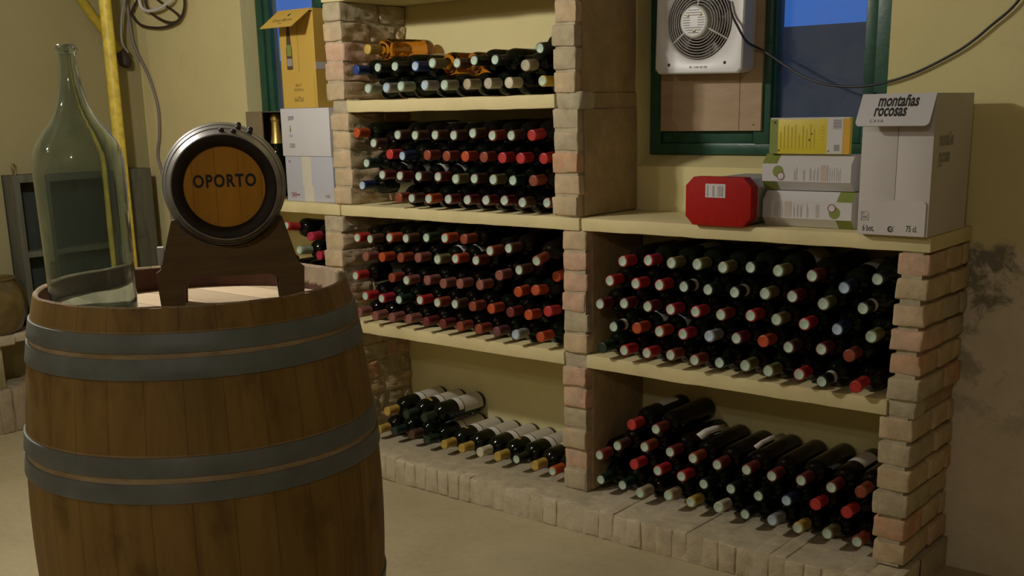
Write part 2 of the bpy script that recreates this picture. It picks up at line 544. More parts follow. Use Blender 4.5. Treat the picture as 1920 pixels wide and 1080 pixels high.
  (2, 'olive', 'p', '', 0.7402, -0.035, 0.7236, 0.7377, 0.7255),
  (2, 'red', 'p', '', 0.8197, -0.035, 0.72, 0.8123, 0.7202),
  (2, 'navy', 'p', '', 0.9105, -0.035, 0.7157, 0.9121, 0.7295),
  (2, 'olive', 'p', '', 0.9973, -0.025, 0.7045, 0.9847, 0.7121),
  (3, 'red', 'p', '', 0.2014, -0.035, 0.785, 0.2014, 0.785),
  (3, 'red', 'p', '', 0.2923, -0.035, 0.7838, 0.293, 0.7848),
  (3, 'red', 'p', '', 0.3731, -0.035, 0.7864, 0.3731, 0.7864),
  (3, 'black', 'p', 'band', 0.4537, -0.035, 0.7882, 0.4537, 0.7882),
  (3, 'green', 'p', '', 0.5308, -0.035, 0.7865, 0.5308, 0.7865),
  (3, 'black', 'p', 'band', 0.6134, -0.035, 0.786, 0.6134, 0.786),
  (3, 'olive', 'p', '', 0.7041, -0.035, 0.7905, 0.7013, 0.7908),
  (3, 'maroon', 'p', '', 0.7826, -0.035, 0.7898, 0.7816, 0.7899),
  (3, 'olive', 'p', '', 0.87, -0.035, 0.7783, 0.8559, 0.781),
  (3, 'black', 'p', 'band', 0.9756, -0.035, 0.7767, 0.9777, 0.7866),
  (4, 'red', 'p', '', 0.2469, -0.035, 0.8459, 0.2469, 0.8458),
  (4, 'magenta', 'p', '', 0.3346, -0.035, 0.8544, 0.3346, 0.8544),
  (4, 'olive', 'p', '', 0.412, -0.035, 0.8524, 0.412, 0.8524),
  (4, 'olive', 'p', '', 0.4954, -0.035, 0.8544, 0.4954, 0.8544),
  (4, 'olive', 'p', '', 0.5756, -0.035, 0.8516, 0.5756, 0.8516),
  (4, 'black', 'p', '', 0.6586, -0.035, 0.8577, 0.6586, 0.8576),
  (4, 'olive', 'p', '', 0.7397, -0.035, 0.8546, 0.7411, 0.857),
  (4, 'maroon', 'p', '', 0.8352, -0.035, 0.8486, 0.834, 0.8525),
  (4, 'navy', 'p', '', 0.9233, -0.035, 0.8246, 0.9144, 0.8377),
  (4, 'black', 'p', '', 0.9968, -0.005, 0.8487, 0.9853, 0.8612),
 ],
 'R4':[
  (0, 'green', 'p', '', 0.1368, 0.01, 0.1405, 0.1345, 0.1404),
  (0, 'green', 'p', '', 0.2193, 0.01, 0.1388, 0.2093, 0.1407),
  (0, 'tan', 'p', '', 0.2842, 0.01, 0.1263, 0.2994, 0.137),
  (0, 'tan', 'p', '', 0.3856, 0.01, 0.1396, 0.3856, 0.1396),
  (0, 'gold', 'p', '', 0.464, 0.01, 0.135, 0.464, 0.1349),
  (0, 'cream', 'p', '', 0.5565, 0.01, 0.139, 0.5565, 0.1389),
  (0, 'black', 'p', '', 0.6431, 0.01, 0.1373, 0.6431, 0.1373),
  (0, 'grey', 'p', '', 0.7285, 0.01, 0.1377, 0.7285, 0.1377),
  (0, 'gold', 'p', '', 0.8065, 0.01, 0.1334, 0.8065, 0.1334),
  (0, 'olive', 'p', '', 0.8927, 0.01, 0.1363, 0.8927, 0.1363),
  (0, 'rust', 'p', '', 0.9777, 0.01, 0.1334, 0.9772, 0.1334),
  (1, 'red', 's', '', 0.2614, 0.01, 0.2144, 0.2602, 0.2124),
  (1, 'red', 'p', '', 0.3468, 0.01, 0.2111, 0.3468, 0.2111),
  (1, 'red', 'p', '', 0.4301, 0.01, 0.2096, 0.4299, 0.2091),
  (1, 'black', 'p', '', 0.5058, 0.01, 0.201, 0.5058, 0.201),
  (1, 'black', 'p', '', 0.5952, 0.01, 0.2047, 0.5952, 0.2047),
  (1, 'black', 'p', '', 0.683, 0.01, 0.2015, 0.683, 0.2015),
  (1, 'navy', 'p', '', 0.7691, 0.01, 0.2061, 0.7691, 0.2061),
  (1, 'red', 's', '', 0.8541, 0.01, 0.2129, 0.8524, 0.2105),
  (1, 'red', 's', '', 0.9435, 0.01, 0.2096, 0.943, 0.2086),
  (2, 'rust', 'p', '', 0.132, 0.01, 0.2207, 0.1389, 0.2206),
  (2, 'brown', 'p', '', 0.2, 0.01, 0.2635, 0.2001, 0.2635),
  (2, 'rust', 'p', '', 0.2996, 0.01, 0.2775, 0.2998, 0.2778),
  (2, 'maroon', 'p', '', 0.3895, 0.01, 0.2782, 0.3895, 0.2782),
  (2, 'rust', 'p', '', 0.4682, 0.01, 0.2735, 0.4685, 0.2739),
  (2, 'maroon', 'p', '', 0.5488, 0.01, 0.2686, 0.5488, 0.2686),
  (2, 'maroon', 'p', '', 0.643, 0.01, 0.2718, 0.643, 0.2718),
  (2, 'maroon', 'p', '', 0.7217, 0.01, 0.2688, 0.7217, 0.2688),
  (2, 'maroon', 'p', '', 0.8097, 0.01, 0.2734, 0.8097, 0.2734),
  (2, 'maroon', 'p', '', 0.8976, 0.01, 0.2711, 0.8994, 0.2734),
  (2, 'rust', 's', '', 0.9791, 0.01, 0.2754, 0.9748, 0.2763),
  (3, 'red', 's', '', 0.2508, 0.01, 0.3396, 0.2508, 0.3396),
  (3, 'maroon', 'p', '', 0.3388, 0.01, 0.3405, 0.3398, 0.3421),
 ],
 'F3':[
  (0, 'maroon', 'p', '', -1.155, -0.03, 0.701, -1.155, 0.7015),
  (0, 'brown', 'p', '', -1.236, -0.03, 0.701, -1.236, 0.7015),
  (0, 'rust', 's', '', -1.320, -0.03, 0.702, -1.320, 0.7015),
  (1, 'sage', 'p', '', -1.207, -0.035, 0.788, -1.200, 0.7685),
  (1, 'magenta', 's', '', -1.138, -0.0, 0.768, -1.1405, 0.7790),
  (2, 'magenta', 's', '', -1.140, -0.035, 0.842, -1.165, 0.8480),
  (2, 'red', 'p', '', -1.272, -0.035, 0.876, -1.262, 0.8290),
 ],
}
# ------------------------------------------------------------------ palette
def paint_mat(name, bare=False, k=1.0):
    m, nt, b, o = newmat(name)
    v = coords(nt)
    f = noise_tex(nt, v, 2.2, 5, 0.6)
    f3 = noise_tex(nt, v, 60, 3)
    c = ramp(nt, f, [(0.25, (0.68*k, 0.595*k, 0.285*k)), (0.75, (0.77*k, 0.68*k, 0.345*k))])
    dirt = ramp(nt, noise_tex(nt, v, 7, 6, 0.7, 0.4), [(0.60, (0, 0, 0)), (0.80, (1, 1, 1))])
    c = mix(nt, mth(nt, 'MULTIPLY', dirt, 0.22), c, (0.33, 0.26, 0.13))
    h = f3
    if bare:
        # paint has flaked off the lower right of this wall, leaving grey cement with mould
        tc = node(nt, 'ShaderNodeTexCoord')
        sp = node(nt, 'ShaderNodeSeparateXYZ')
        nt.links.new(tc.outputs['Object'], sp.inputs[0])
        fb = noise_tex(nt, coords(nt, (1, 1, 1)), 5.5, 6, 0.6)
        line = mth(nt, 'ADD', mth(nt, 'SUBTRACT', 0.93, sp.outputs[2]), mth(nt, 'MULTIPLY', mth(nt, 'SUBTRACT', fb, 0.5), 0.55))
        msk = mth(nt, 'MULTIPLY', line, 22.0, True)
        right = mth(nt, 'MULTIPLY', mth(nt, 'SUBTRACT', sp.outputs[0], 1.09), 60.0, True)
        msk = mth(nt, 'MULTIPLY', msk, right)
        cem = ramp(nt, noise_tex(nt, v, 9, 6, 0.7), [(0.3, (0.66, 0.57, 0.41)), (0.7, (0.78, 0.69, 0.51))])
        mould = ramp(nt, noise_tex(nt, v, 7.5, 7, 0.68, 0.3), [(0.53, (0, 0, 0)), (0.62, (1, 1, 1))])
        zf = mth(nt, 'MULTIPLY', mth(nt, 'SUBTRACT', sp.outputs[2], 0.30), 2.2, True)
        cem = mix(nt, mth(nt, 'MULTIPLY', mth(nt, 'MULTIPLY', mould, zf), 0.75), cem, (0.10, 0.095, 0.06))
        c = mix(nt, msk, c, cem)
    nt.links.new(c, b.inputs['Base Color'])
    b.inputs['Roughness'].default_value = 0.85
    b.inputs['Specular IOR Level'].default_value = 0.25
    bump(nt, b, mth(nt, 'ADD', h, mth(nt, 'MULTIPLY', f, 3.0)), 0.25, 0.006)
    return m

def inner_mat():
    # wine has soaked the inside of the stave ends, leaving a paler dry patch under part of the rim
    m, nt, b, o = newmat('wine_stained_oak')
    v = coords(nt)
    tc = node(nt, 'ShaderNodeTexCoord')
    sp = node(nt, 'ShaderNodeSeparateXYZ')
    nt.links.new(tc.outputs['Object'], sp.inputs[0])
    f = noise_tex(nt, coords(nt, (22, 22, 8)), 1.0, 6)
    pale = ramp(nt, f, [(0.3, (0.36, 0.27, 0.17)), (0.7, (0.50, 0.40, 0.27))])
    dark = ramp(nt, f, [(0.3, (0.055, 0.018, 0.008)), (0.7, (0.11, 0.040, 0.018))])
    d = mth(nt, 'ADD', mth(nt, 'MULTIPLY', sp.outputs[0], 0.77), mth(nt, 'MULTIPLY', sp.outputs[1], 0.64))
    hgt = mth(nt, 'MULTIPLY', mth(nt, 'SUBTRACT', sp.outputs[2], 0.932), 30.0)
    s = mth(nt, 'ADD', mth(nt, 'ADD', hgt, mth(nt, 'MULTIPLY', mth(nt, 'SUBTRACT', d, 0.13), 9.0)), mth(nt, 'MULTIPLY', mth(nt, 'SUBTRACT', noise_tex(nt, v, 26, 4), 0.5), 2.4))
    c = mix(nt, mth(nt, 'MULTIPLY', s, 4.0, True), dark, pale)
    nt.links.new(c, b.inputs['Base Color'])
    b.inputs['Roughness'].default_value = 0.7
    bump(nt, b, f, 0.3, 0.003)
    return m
def demi_mat():
    m, nt, b, o = newmat('pale_green_glass')
    b.inputs['Base Color'].default_value = (0.84, 0.93, 0.89, 1)
    b.inputs['Roughness'].default_value = 0.015
    b.inputs['IOR'].default_value = 1.48
    b.inputs['Transmission Weight'].default_value = 1.0
    df = node(nt, 'ShaderNodeBsdfDiffuse')
    df.inputs[0].default_value = (0.17, 0.215, 0.185, 1)
    ms = node(nt, 'ShaderNodeMixShader')
    f = ramp(nt, noise_tex(nt, coords(nt, (1, 1, 0.6)), 14, 6, 0.65), [(0.35, (0.07, 0.07, 0.07)), (0.75, (0.30, 0.30, 0.30))])
    nt.links.new(f, ms.inputs[0])
    nt.links.new(b.outputs[0], ms.inputs[1])
    nt.links.new(df.outputs[0], ms.inputs[2])
    nt.links.new(ms.outputs[0], o.inputs[0])
    return m
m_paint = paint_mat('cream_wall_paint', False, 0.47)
m_wall = paint_mat('cream_wall_paint_over_cement', True)
m_shelf = plain('cream_shelf_paint', (0.70, 0.60, 0.31), 0.7, var=0.10, scale=6, bmp=0.12)
m_floor = None
def floor_mat():
    m, nt, b, o = newmat('worn_concrete')
    v = coords(nt)
    f = noise_tex(nt, v, 2.5, 8, 0.6, 0.3)
    f2 = noise_tex(nt, v, 45, 5, 0.7)
    c = ramp(nt, f, [(0.28, (0.41, 0.345, 0.190)), (0.72, (0.55, 0.47, 0.28))])
    c = mix(nt, 0.12, c, ramp(nt, f2, [(0.35, (0.2, 0.16, 0.1)), (0.65, (0.6, 0.52, 0.4))]))
    nt.links.new(c, b.inputs['Base Color'])
    b.inputs['Roughness'].default_value = 0.75
    b.inputs['Specular IOR Level'].default_value = 0.3
    bump(nt, b, mth(nt, 'ADD', f, mth(nt, 'MULTIPLY', f2, 0.3)), 0.3, 0.006)
    return m
m_floor = floor_mat()
m_ceil = plain('dark_timber_ceiling', (0.16, 0.12, 0.075), 0.9, bmp=0.2, scale=3)
m_bare = plain('ochre_cement_wall', (0.26, 0.20, 0.105), 0.9, bmp=0.2, scale=3)
BR = [brick_mat('brick_tan', (0.61, 0.46, 0.275)), brick_mat('brick_pink', (0.63, 0.415, 0.275)),
      brick_mat('brick_orange', (0.62, 0.36, 0.205)), brick_mat('brick_grey', (0.50, 0.42, 0.27))]
m_mortar = brick_mat('lime_mortar', (0.50, 0.43, 0.29))
m_plinthbrick = brick_mat('dusty_plinth_brick', (0.59, 0.50, 0.335), (0.59, 0.52, 0.38))
m_oldbrick = brick_mat('old_ledge_brick', (0.36, 0.29, 0.18), (0.36, 0.30, 0.20))
m_shademortar = brick_mat('shade_brown_mortar', (0.43, 0.31, 0.16), (0.36, 0.27, 0.15))  # mortar browned to paint in the shade on the middle pillar's side
BRM = BR + [m_mortar, m_plinthbrick, m_shelf, m_shademortar, m_oldbrick]
def pick_brick(rough=0):
    return rnd.choices([0, 1, 2, 3], [5, 1.4, 0.1, 2.4] if rough else [4.5, 3.4, 0.8, 1.8])[0]

m_green = plain('dark_green_gloss_paint', (0.022, 0.085, 0.052), 0.32, var=0.3, scale=14, bmp=0.08)
m_glassgreen = glossy('bottle_glass_dark', (0.004, 0.0065, 0.0035), 0.035, 0.36)
m_glassblack = glossy('bottle_glass_black', (0.004, 0.0035, 0.003), 0.035, 0.36)
m_amber = glass_mat('bottle_glass_amber', (0.72, 0.30, 0.04), 0.02)
CAPC = {'sage': (0.30, 0.34, 0.24), 'grey': (0.33, 0.33, 0.31), 'tan': (0.42, 0.35, 0.22), 'beige': (0.46, 0.41, 0.29),
        'cream': (0.62, 0.57, 0.42), 'yellow': (0.55, 0.38, 0.04), 'blue': (0.02, 0.055, 0.22), 'black': (0.016, 0.018, 0.014),
        'olive': (0.20, 0.18, 0.075), 'brown': (0.10, 0.052, 0.03), 'gold': (0.50, 0.34, 0.07), 'navy': (0.02, 0.03, 0.075),
        'rust': (0.27, 0.06, 0.028), 'orange': (0.46, 0.075, 0.02), 'maroon': (0.16, 0.028, 0.026), 'green': (0.018, 0.038, 0.022),
        'red': (0.47, 0.035, 0.03), 'dusty': (0.27, 0.10, 0.075), 'magenta': (0.42, 0.028, 0.06), 'plum': (0.16, 0.06, 0.06)}
CAPN = {'sage': 'sage grey', 'grey': 'grey', 'tan': 'tan', 'beige': 'beige', 'cream': 'cream', 'yellow': 'yellow', 'blue': 'bright blue',
        'black': 'black', 'olive': 'olive', 'brown': 'dark brown', 'gold': 'gold', 'navy': 'navy', 'rust': 'rust red', 'orange': 'orange red',
        'maroon': 'maroon', 'green': 'dark green', 'red': 'red', 'dusty': 'dusty pink', 'magenta': 'crimson', 'plum': 'plum'}
m_cap = {k: plain('capsule_'+k, c, 0.42, 0.0, 0.18, 60) for k, c in CAPC.items()}
m_tip = plain('pale_capsule_end', (0.47, 0.60, 0.47), 0.45, 0.0, 0.12, 150)
m_tipblue = plain('pale_blue_capsule_end', (0.42, 0.54, 0.64), 0.45, 0.0, 0.12, 150)
m_label = plain('bottle_label_paper', (0.74, 0.72, 0.64), 0.75, 0, 0.06, 30)
m_cream = plain('cream_label_paper', (0.55, 0.51, 0.40), 0.75, 0, 0.08, 30)

m_white = plain('white_card', (0.60, 0.58, 0.575), 0.65, 0, 0.04, 5)
m_white2 = plain('off_white_card', (0.60, 0.56, 0.52), 0.7, 0, 0.05, 5)
m_greycard = plain('pale_grey_card', (0.46, 0.465, 0.505), 0.6, 0, 0.04, 5)
m_yellowcard = plain('golden_yellow_card', (0.56, 0.36, 0.065), 0.6, 0, 0.05, 5)
m_cardin = plain('bare_card_inside', (0.30, 0.24, 0.17), 0.85, 0, 0.1, 20)
m_black = plain('black_ink', (0.02, 0.018, 0.016), 0.7, 0, 0.1)
m_greyink = plain('grey_ink', (0.30, 0.28, 0.26), 0.7, 0, 0.1)
m_paleink = plain('pale_grey_ink', (0.48, 0.45, 0.43), 0.7, 0, 0.08)
m_brownink = plain('brown_ink', (0.09, 0.05, 0.02), 0.7, 0, 0.1)
m_redink = plain('wine_red_ink', (0.22, 0.03, 0.05), 0.7, 0, 0.1)
m_greenink = plain('olive_green_print', (0.20, 0.25, 0.045), 0.6, 0, 0.08)
m_pinkink = plain('pale_pink_print', (0.52, 0.43, 0.37), 0.7, 0, 0.05)
m_tape = plain('parcel_tape', (0.62, 0.58, 0.47), 0.35, 0, 0.04, 8)
m_redcard = plain('red_textured_card', (0.38, 0.008, 0.004), 0.6, 0, 0.12, 90, bmp=0.2, spec=0.2)
m_silver = plain('grey_box_card', (0.40, 0.38, 0.33), 0.6, 0, 0.05, 8)
m_yellowbox = plain('lemon_yellow_print', (0.66, 0.53, 0.03), 0.45, 0, 0.06, 12)
m_orangeprint = plain('orange_yellow_print', (0.64, 0.36, 0.03), 0.45, 0, 0.06, 12)
m_darkbox = plain('dark_brown_card', (0.10, 0.075, 0.04), 0.7, 0, 0.1, 10)
m_foil = plain('gold_foil', (0.62, 0.44, 0.12), 0.38, 0.7, 0.2, 70)

m_barrel = wood_mat('oak_staves', (0.18, 0.105, 0.024), (0.35, 0.215, 0.062), (26, 26, 2.5), ('stave', 30, 0.5), 0.62,
                    ((7, 7, 5), 0.55, (0.06, 0.030, 0.010), 0.6), ((0.870, 0.888), (0.651, 0.671), (0.917, 0.921), (0.702, 0.707)))
m_rim = wood_mat('worn_oak_rim', (0.30, 0.21, 0.12), (0.46, 0.35, 0.23), (30, 30, 6), ('stave', 30), 0.75)
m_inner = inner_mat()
m_head = wood_mat('pale_barrel_head', (0.68, 0.53, 0.34), (0.82, 0.66, 0.45), (4, 30, 4), (1, 11.0), 0.65)
m_hoop = plain('galvanised_hoop', (0.165, 0.185, 0.18), 0.5, 0.2, 0.2, 12, bmp=0.05)
m_keg = wood_mat('dark_stained_keg_staves', (0.035, 0.022, 0.012), (0.09, 0.055, 0.03), (30, 4, 30), None, 0.5)
m_keghead = wood_mat('orange_keg_head', (0.50, 0.22, 0.012), (0.68, 0.33, 0.025), (26, 3, 3), (0, 24.0, 0.6), 0.55)
m_keghoop = plain('dull_steel_hoop', (0.30, 0.29, 0.28), 0.42, 0.75, 0.2, 25)
m_kegrim = wood_mat('blackened_keg_rim', (0.012, 0.009, 0.006), (0.03, 0.02, 0.012), (20, 20, 20), None, 0.6)
m_stand = wood_mat('dark_stand_wood', (0.10, 0.062, 0.022), (0.19, 0.12, 0.05), (6, 6, 40), None, 0.6)
m_demi = demi_mat()
m_jar = plain('brown_glazed_pottery', (0.13, 0.09, 0.030), 0.18, 0, 0.35, 16, bmp=0.25)
m_ledge = brick_mat('rough_ledge_mortar', (0.50, 0.43, 0.31))
m_pier = brick_mat('olive_plaster', (0.27, 0.235, 0.11))
m_cab = wood_mat('faded_green_grey_boards', (0.075, 0.078, 0.055), (0.155, 0.15, 0.105), (24, 24, 3), None, 0.7)
m_cabdark = wood_mat('dark_green_boards', (0.018, 0.024, 0.02), (0.045, 0.055, 0.045), (24, 24, 3), None, 0.7)
m_yellowpipe = plain('scuffed_yellow_paint', (0.88, 0.64, 0.09), 0.45, 0, 0.25, 30, bmp=0.02)
m_sawyellow = plain('dull_yellow_paint', (0.42, 0.32, 0.03), 0.4, 0, 0.15, 30)
m_rubber = plain('dark_brown_rubber', (0.035, 0.022, 0.014), 0.6, 0, 0.1)
m_steel = plain('thin_grey_steel', (0.36, 0.34, 0.30), 0.45, 0.3, 0.1)
m_blackcable = plain('black_cable_sheath', (0.018, 0.015, 0.014), 0.5, 0, 0.1)
m_browncable = plain('dark_brown_cable_sheath', (0.05, 0.028, 0.022), 0.5, 0, 0.1)
m_whitecable = plain('white_cable_sheath', (0.68, 0.66, 0.64), 0.5, 0, 0.05)
m_greycable = plain('grey_cable_sheath', (0.24, 0.21, 0.20), 0.5, 0, 0.1)
m_ply = wood_mat('bare_plywood', (0.40, 0.28, 0.17), (0.54, 0.40, 0.27), (5, 5, 14), None, 0.75)
m_fan = plain('white_fan_plastic', (0.66, 0.65, 0.62), 0.35, 0, 0.03, 5)
m_fangrille = plain('brownish_grille_wire', (0.26, 0.225, 0.19), 0.45, 0, 0.15, 40)
m_fandark = plain('dark_fan_interior', (0.025, 0.022, 0.02), 0.6, 0, 0.1)
m_blade = plain('grey_fan_blade', (0.16, 0.155, 0.15), 0.4, 0, 0.1)
m_screw = plain('brass_screw', (0.20, 0.15, 0.06), 0.4, 0.6, 0.1)
m_outer = plain('grey_outdoor_render', (0.16, 0.15, 0.13), 0.9, 0, 0.2, 1.2)

def pane_mat():
    m = bpy.data.materials.new('dusty_window_glass')
    m.use_nodes = True
    nt = m.node_tree
    for n in list(nt.nodes):
        nt.nodes.remove(n)
    out = nt.nodes.new('ShaderNodeOutputMaterial')
    tr = nt.nodes.new('ShaderNodeBsdfTransparent')
    tr.inputs[0].default_value = (0.93, 0.96, 0.97, 1)
    gl = nt.nodes.new('ShaderNodeBsdfGlossy')
    gl.inputs['Roughness'].default_value = 0.02
    df = nt.nodes.new('ShaderNodeBsdfDiffuse')
    df.inputs[0].default_value = (0.42, 0.44, 0.42, 1)
    fr = nt.nodes.new('ShaderNodeFresnel')
    fr.inputs[0].default_value = 1.5
    m1 = nt.nodes.new('ShaderNodeMixShader')
    m2 = nt.nodes.new('ShaderNodeMixShader')
    gm = nt.nodes.new('ShaderNodeNewGeometry')
    nt.links.new(mth(nt, 'MULTIPLY', fr.outputs[0], mth(nt, 'SUBTRACT', 1.0, gm.outputs['Backfacing'])), m1.inputs[0])
    nt.links.new(tr.outputs[0], m1.inputs[1])
    nt.links.new(gl.outputs[0], m1.inputs[2])
    v = coords(nt)
    f = ramp(nt, noise_tex(nt, v, 6, 6, 0.7), [(0.3, (0.07, 0.07, 0.07)), (0.8, (0.16, 0.16, 0.16))])
    nt.links.new(f, m2.inputs[0])
    nt.links.new(m1.outputs[0], m2.inputs[1])
    nt.links.new(df.outputs[0], m2.inputs[2])
    nt.links.new(m2.outputs[0], out.inputs[0])
    return m
m_pane = pane_mat()

# ------------------------------------------------------------------ room shell
D = 0.313                    # face of the back wall
XL, XR, YF, ZC = -2.68, 3.40, -4.40, 2.50
WINS = [(-1.905, -1.102), (0.065, 0.868)]
bm = bmesh.new()
add_box(bm, XL-0.25, XR+0.25, YF-0.25, D+0.25, -0.12, 0.0)
struct('floor', bm, m_floor, smooth=False)
bm = bmesh.new()
add_box(bm, XL-0.25, XR+0.25, YF-0.25, D+0.25, ZC, ZC+0.12)
struct('ceiling', bm, m_ceil, smooth=False)
bm = bmesh.new()
y0, y1 = D, D+0.15
add_box(bm, XL-0.25, XR+0.25, y0, y1, 0.0, 1.100)
add_box(bm, XL-0.25, XR+0.25, y0, y1, 2.06, ZC)
xs = [XL-0.25, WINS[0][0], WINS[0][1], WINS[1][0], WINS[1][1], XR+0.25]
for a, b_ in ((0, 1), (2, 3), (4, 5)):
    add_box(bm, xs[a], xs[b_], y0, y1, 1.100, 2.06)
for (a, b_) in WINS:         # plastered sill sloping up to the frame
    t = bmesh.new()
    add_prism_pts = [(y0, 1.100), (y0+0.09, 1.134), (y1, 1.134), (y1, 1.100)]
    va = [t.verts.new((a, p, q)) for p, q in add_prism_pts]
    vb = [t.verts.new((b_, p, q)) for p, q in add_prism_pts]
    t.faces.new(va); t.faces.new(vb[::-1])
    for k in range(4):
        t.faces.new((va[k], vb[k], vb[(k+1) % 4], va[(k+1) % 4]))
    bmesh.ops.recalc_face_normals(t, faces=list(t.faces))
    merge(bm, t)
struct('wall_back', bm, m_wall, smooth=False)
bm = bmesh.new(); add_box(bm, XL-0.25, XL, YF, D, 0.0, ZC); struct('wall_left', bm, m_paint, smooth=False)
bm = bmesh.new(); add_box(bm, XR, XR+0.25, YF, D, 0.0, ZC); struct('wall_right', bm, m_bare, smooth=False)
bm = bmesh.new(); add_box(bm, XL-0.25, XR+0.25, YF-0.25, YF, 0.0, ZC); struct('wall_front', bm, m_bare, smooth=False)
bm = bmesh.new()
add_box(bm, -12, 6, 3.0, 3.3, -0.1, 1.685)
add_box(bm, -12, 6, D+0.26, 3.0, -0.2, -0.1)
struct('wall_outside', bm, m_outer, smooth=False)

# windows: painted timber frames with two casements
for i, (a, b_) in enumerate(WINS):
    zb, zt = 1.134, 2.055
    yf = 0.388
    bm = bmesh.new()
    fw = 0.042
    add_box(bm, a+0.001, a+fw, yf, yf+0.07, zb+0.001, zt, 0.003)
    add_box(bm, b_-0.068, b_-0.001, yf, yf+0.07, zb+0.001, zt, 0.003)
    add_box(bm, a+fw, b_-0.068, yf, yf+0.07, zb+0.001, zb+0.035, 0.003)
    add_box(bm, a+fw, b_-0.068, yf, yf+0.07, zt-0.035, zt, 0.003)
    w = struct('window_%d' % (i+1), bm, m_green)
    
    for (p, q) in ((a+fw+0.002, a+0.397), (a+0.399, b_-0.070)):
        sw = 0.034
        bm = bmesh.new()
        s0, s1 = zb+0.0355, zt-0.0355
        yy = yf+0.008
        add_box(bm, p, p+sw, yy, yy+0.045, s0, s1, 0.004)
        add_box(bm, q-sw, q, yy, yy+0.045, s0, s1, 0.004)
        add_box(bm, p+sw, q-sw, yy, yy+0.045, s0, s0+0.074, 0.004)
        add_box(bm, p+sw, q-sw, yy, yy+0.045, s1-0.04, s1, 0.004)
        sash = obj('casement', bm, m_green, w)
        bm = bmesh.new()
        add_box(bm, p+sw-0.004, q-sw+0.004, yy+0.020, yy+0.024, s0+0.036, s1-0.036)
        obj('glass_pane', bm, m_pane, sash, smooth=False)
    bm = bmesh.new()
    add_box(bm, a+0.370, a+0.425, yf-0.006, yf+0.008, zb+0.034, zt-0.034, 0.004)
    obj('meeting_strip', bm, m_green, w)
    if i == 1:
        bm = bmesh.new()
        for zz in (1.24, 1.92):
            add_tube(bm, [(b_-0.068, yf-0.004, zz), (b_-0.068, yf-0.004, zz+0.07)], 0.006, 8)
        obj('hinge', bm, m_green, w)

# ------------------------------------------------------------------ masonry wine rack
def pillar(label, segs, rec=0.0045, smear=0.0, rough=0.0, gap=0.003):
    bm = bmesh.new()
    for (x0, x1, z0, z1, kind) in segs:
        if kind == 'm':          # rough mortar block where a shelf runs through
            if x1-x0 < 0.02:
                add_box(bm, x0, x1, 0.006, D-0.001, z0, z1, mi=4)
            else:
                add_brick(bm, x0, x1, 0.003, 0.075, z0-0.006, z1+0.006, 4, 0.005, 0.010)
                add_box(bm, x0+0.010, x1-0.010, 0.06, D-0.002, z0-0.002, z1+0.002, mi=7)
            continue
        add_box(bm, x0+rec, x1-rec, 0.005, D-0.002, z0, z1, mi=4)
        if smear:        # mortar smeared flush over the bricks, its brown carrying the side's shade
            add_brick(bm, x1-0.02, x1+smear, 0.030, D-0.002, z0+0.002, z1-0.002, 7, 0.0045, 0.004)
        n = max(1, round((z1-z0)/0.0645))
        h = (z1-z0)/n
        for k in range(n):
            c = z0+k*h
            jx = rnd.uniform(-0.004, 0.004)
            jy = rnd.uniform(-0.006, 0.004)
            off = 0.012 if k % 2 else 0.0
            cut = [0.0, 0.09+off*4+rnd.uniform(-.01, .01), 0.225+off*3, D-0.001] if k % 2 else [0.0, 0.185+rnd.uniform(-.01, .01), D-0.001]
            for a, b_ in zip(cut[:-1], cut[1:]):
                yy = a+0.004 if a > 0 else jy
                add_brick(bm, x0+jx, x1+jx+rnd.uniform(-0.003, 0.003), yy, b_-0.003, c+gap, c+h-gap, pick_brick(rough), 0.0034, 0.006, rough)
    return tag(obj('brick_pillar', bm, BRM, angle=50), label, 'brick pillar', 'brick pillars of the wine rack')
S0, S1, S2, S3 = (1.657, 1.700), (1.284, 1.325), (0.923, 0.962), (0.499, 0.541)
ZP = 0.092
pillar('rough tan brick pillar between the small keg and the tall stack of bottle bays', [
    (-1.085, -0.992, ZP, S3[0], 'b'), (-1.090, -0.990, *S3, 'm'), (-1.101, -1.006, S3[1], S2[0], 'b'), (-1.0035, -0.9985, S2[0]+0.006, S2[1]-0.008, 'm'),
    (-1.030, -0.935, S2[1], S1[0], 'b'), (-1.020, -0.938, *S1, 'm'), (-1.041, -0.949, S1[1], S0[0], 'b')], 0.0045, 0.0, 0.011)
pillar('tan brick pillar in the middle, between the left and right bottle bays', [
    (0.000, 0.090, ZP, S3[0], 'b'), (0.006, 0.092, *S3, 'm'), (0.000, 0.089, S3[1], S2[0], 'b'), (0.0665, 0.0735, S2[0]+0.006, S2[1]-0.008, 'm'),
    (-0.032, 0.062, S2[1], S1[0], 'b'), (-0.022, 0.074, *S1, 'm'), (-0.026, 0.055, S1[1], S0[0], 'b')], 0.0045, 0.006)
pillar('brick pillar with deep dark joints at the right end, under the tall carton', [
    (1.022, 1.110, ZP, S3[0], 'b'), (1.040, 1.112, *S3, 'm'), (1.037, 1.120, S3[1], S2[0], 'b')], 0.016, gap=0.0055)
pillar('brick pillar hidden behind the small keg at the left end of the shelves', [(-1.85, -1.755, ZP, S3[0], 'b'), (-1.85, -1.755, *S3, 'm'), (-1.85, -1.755, S3[1], S2[0], 'b')])
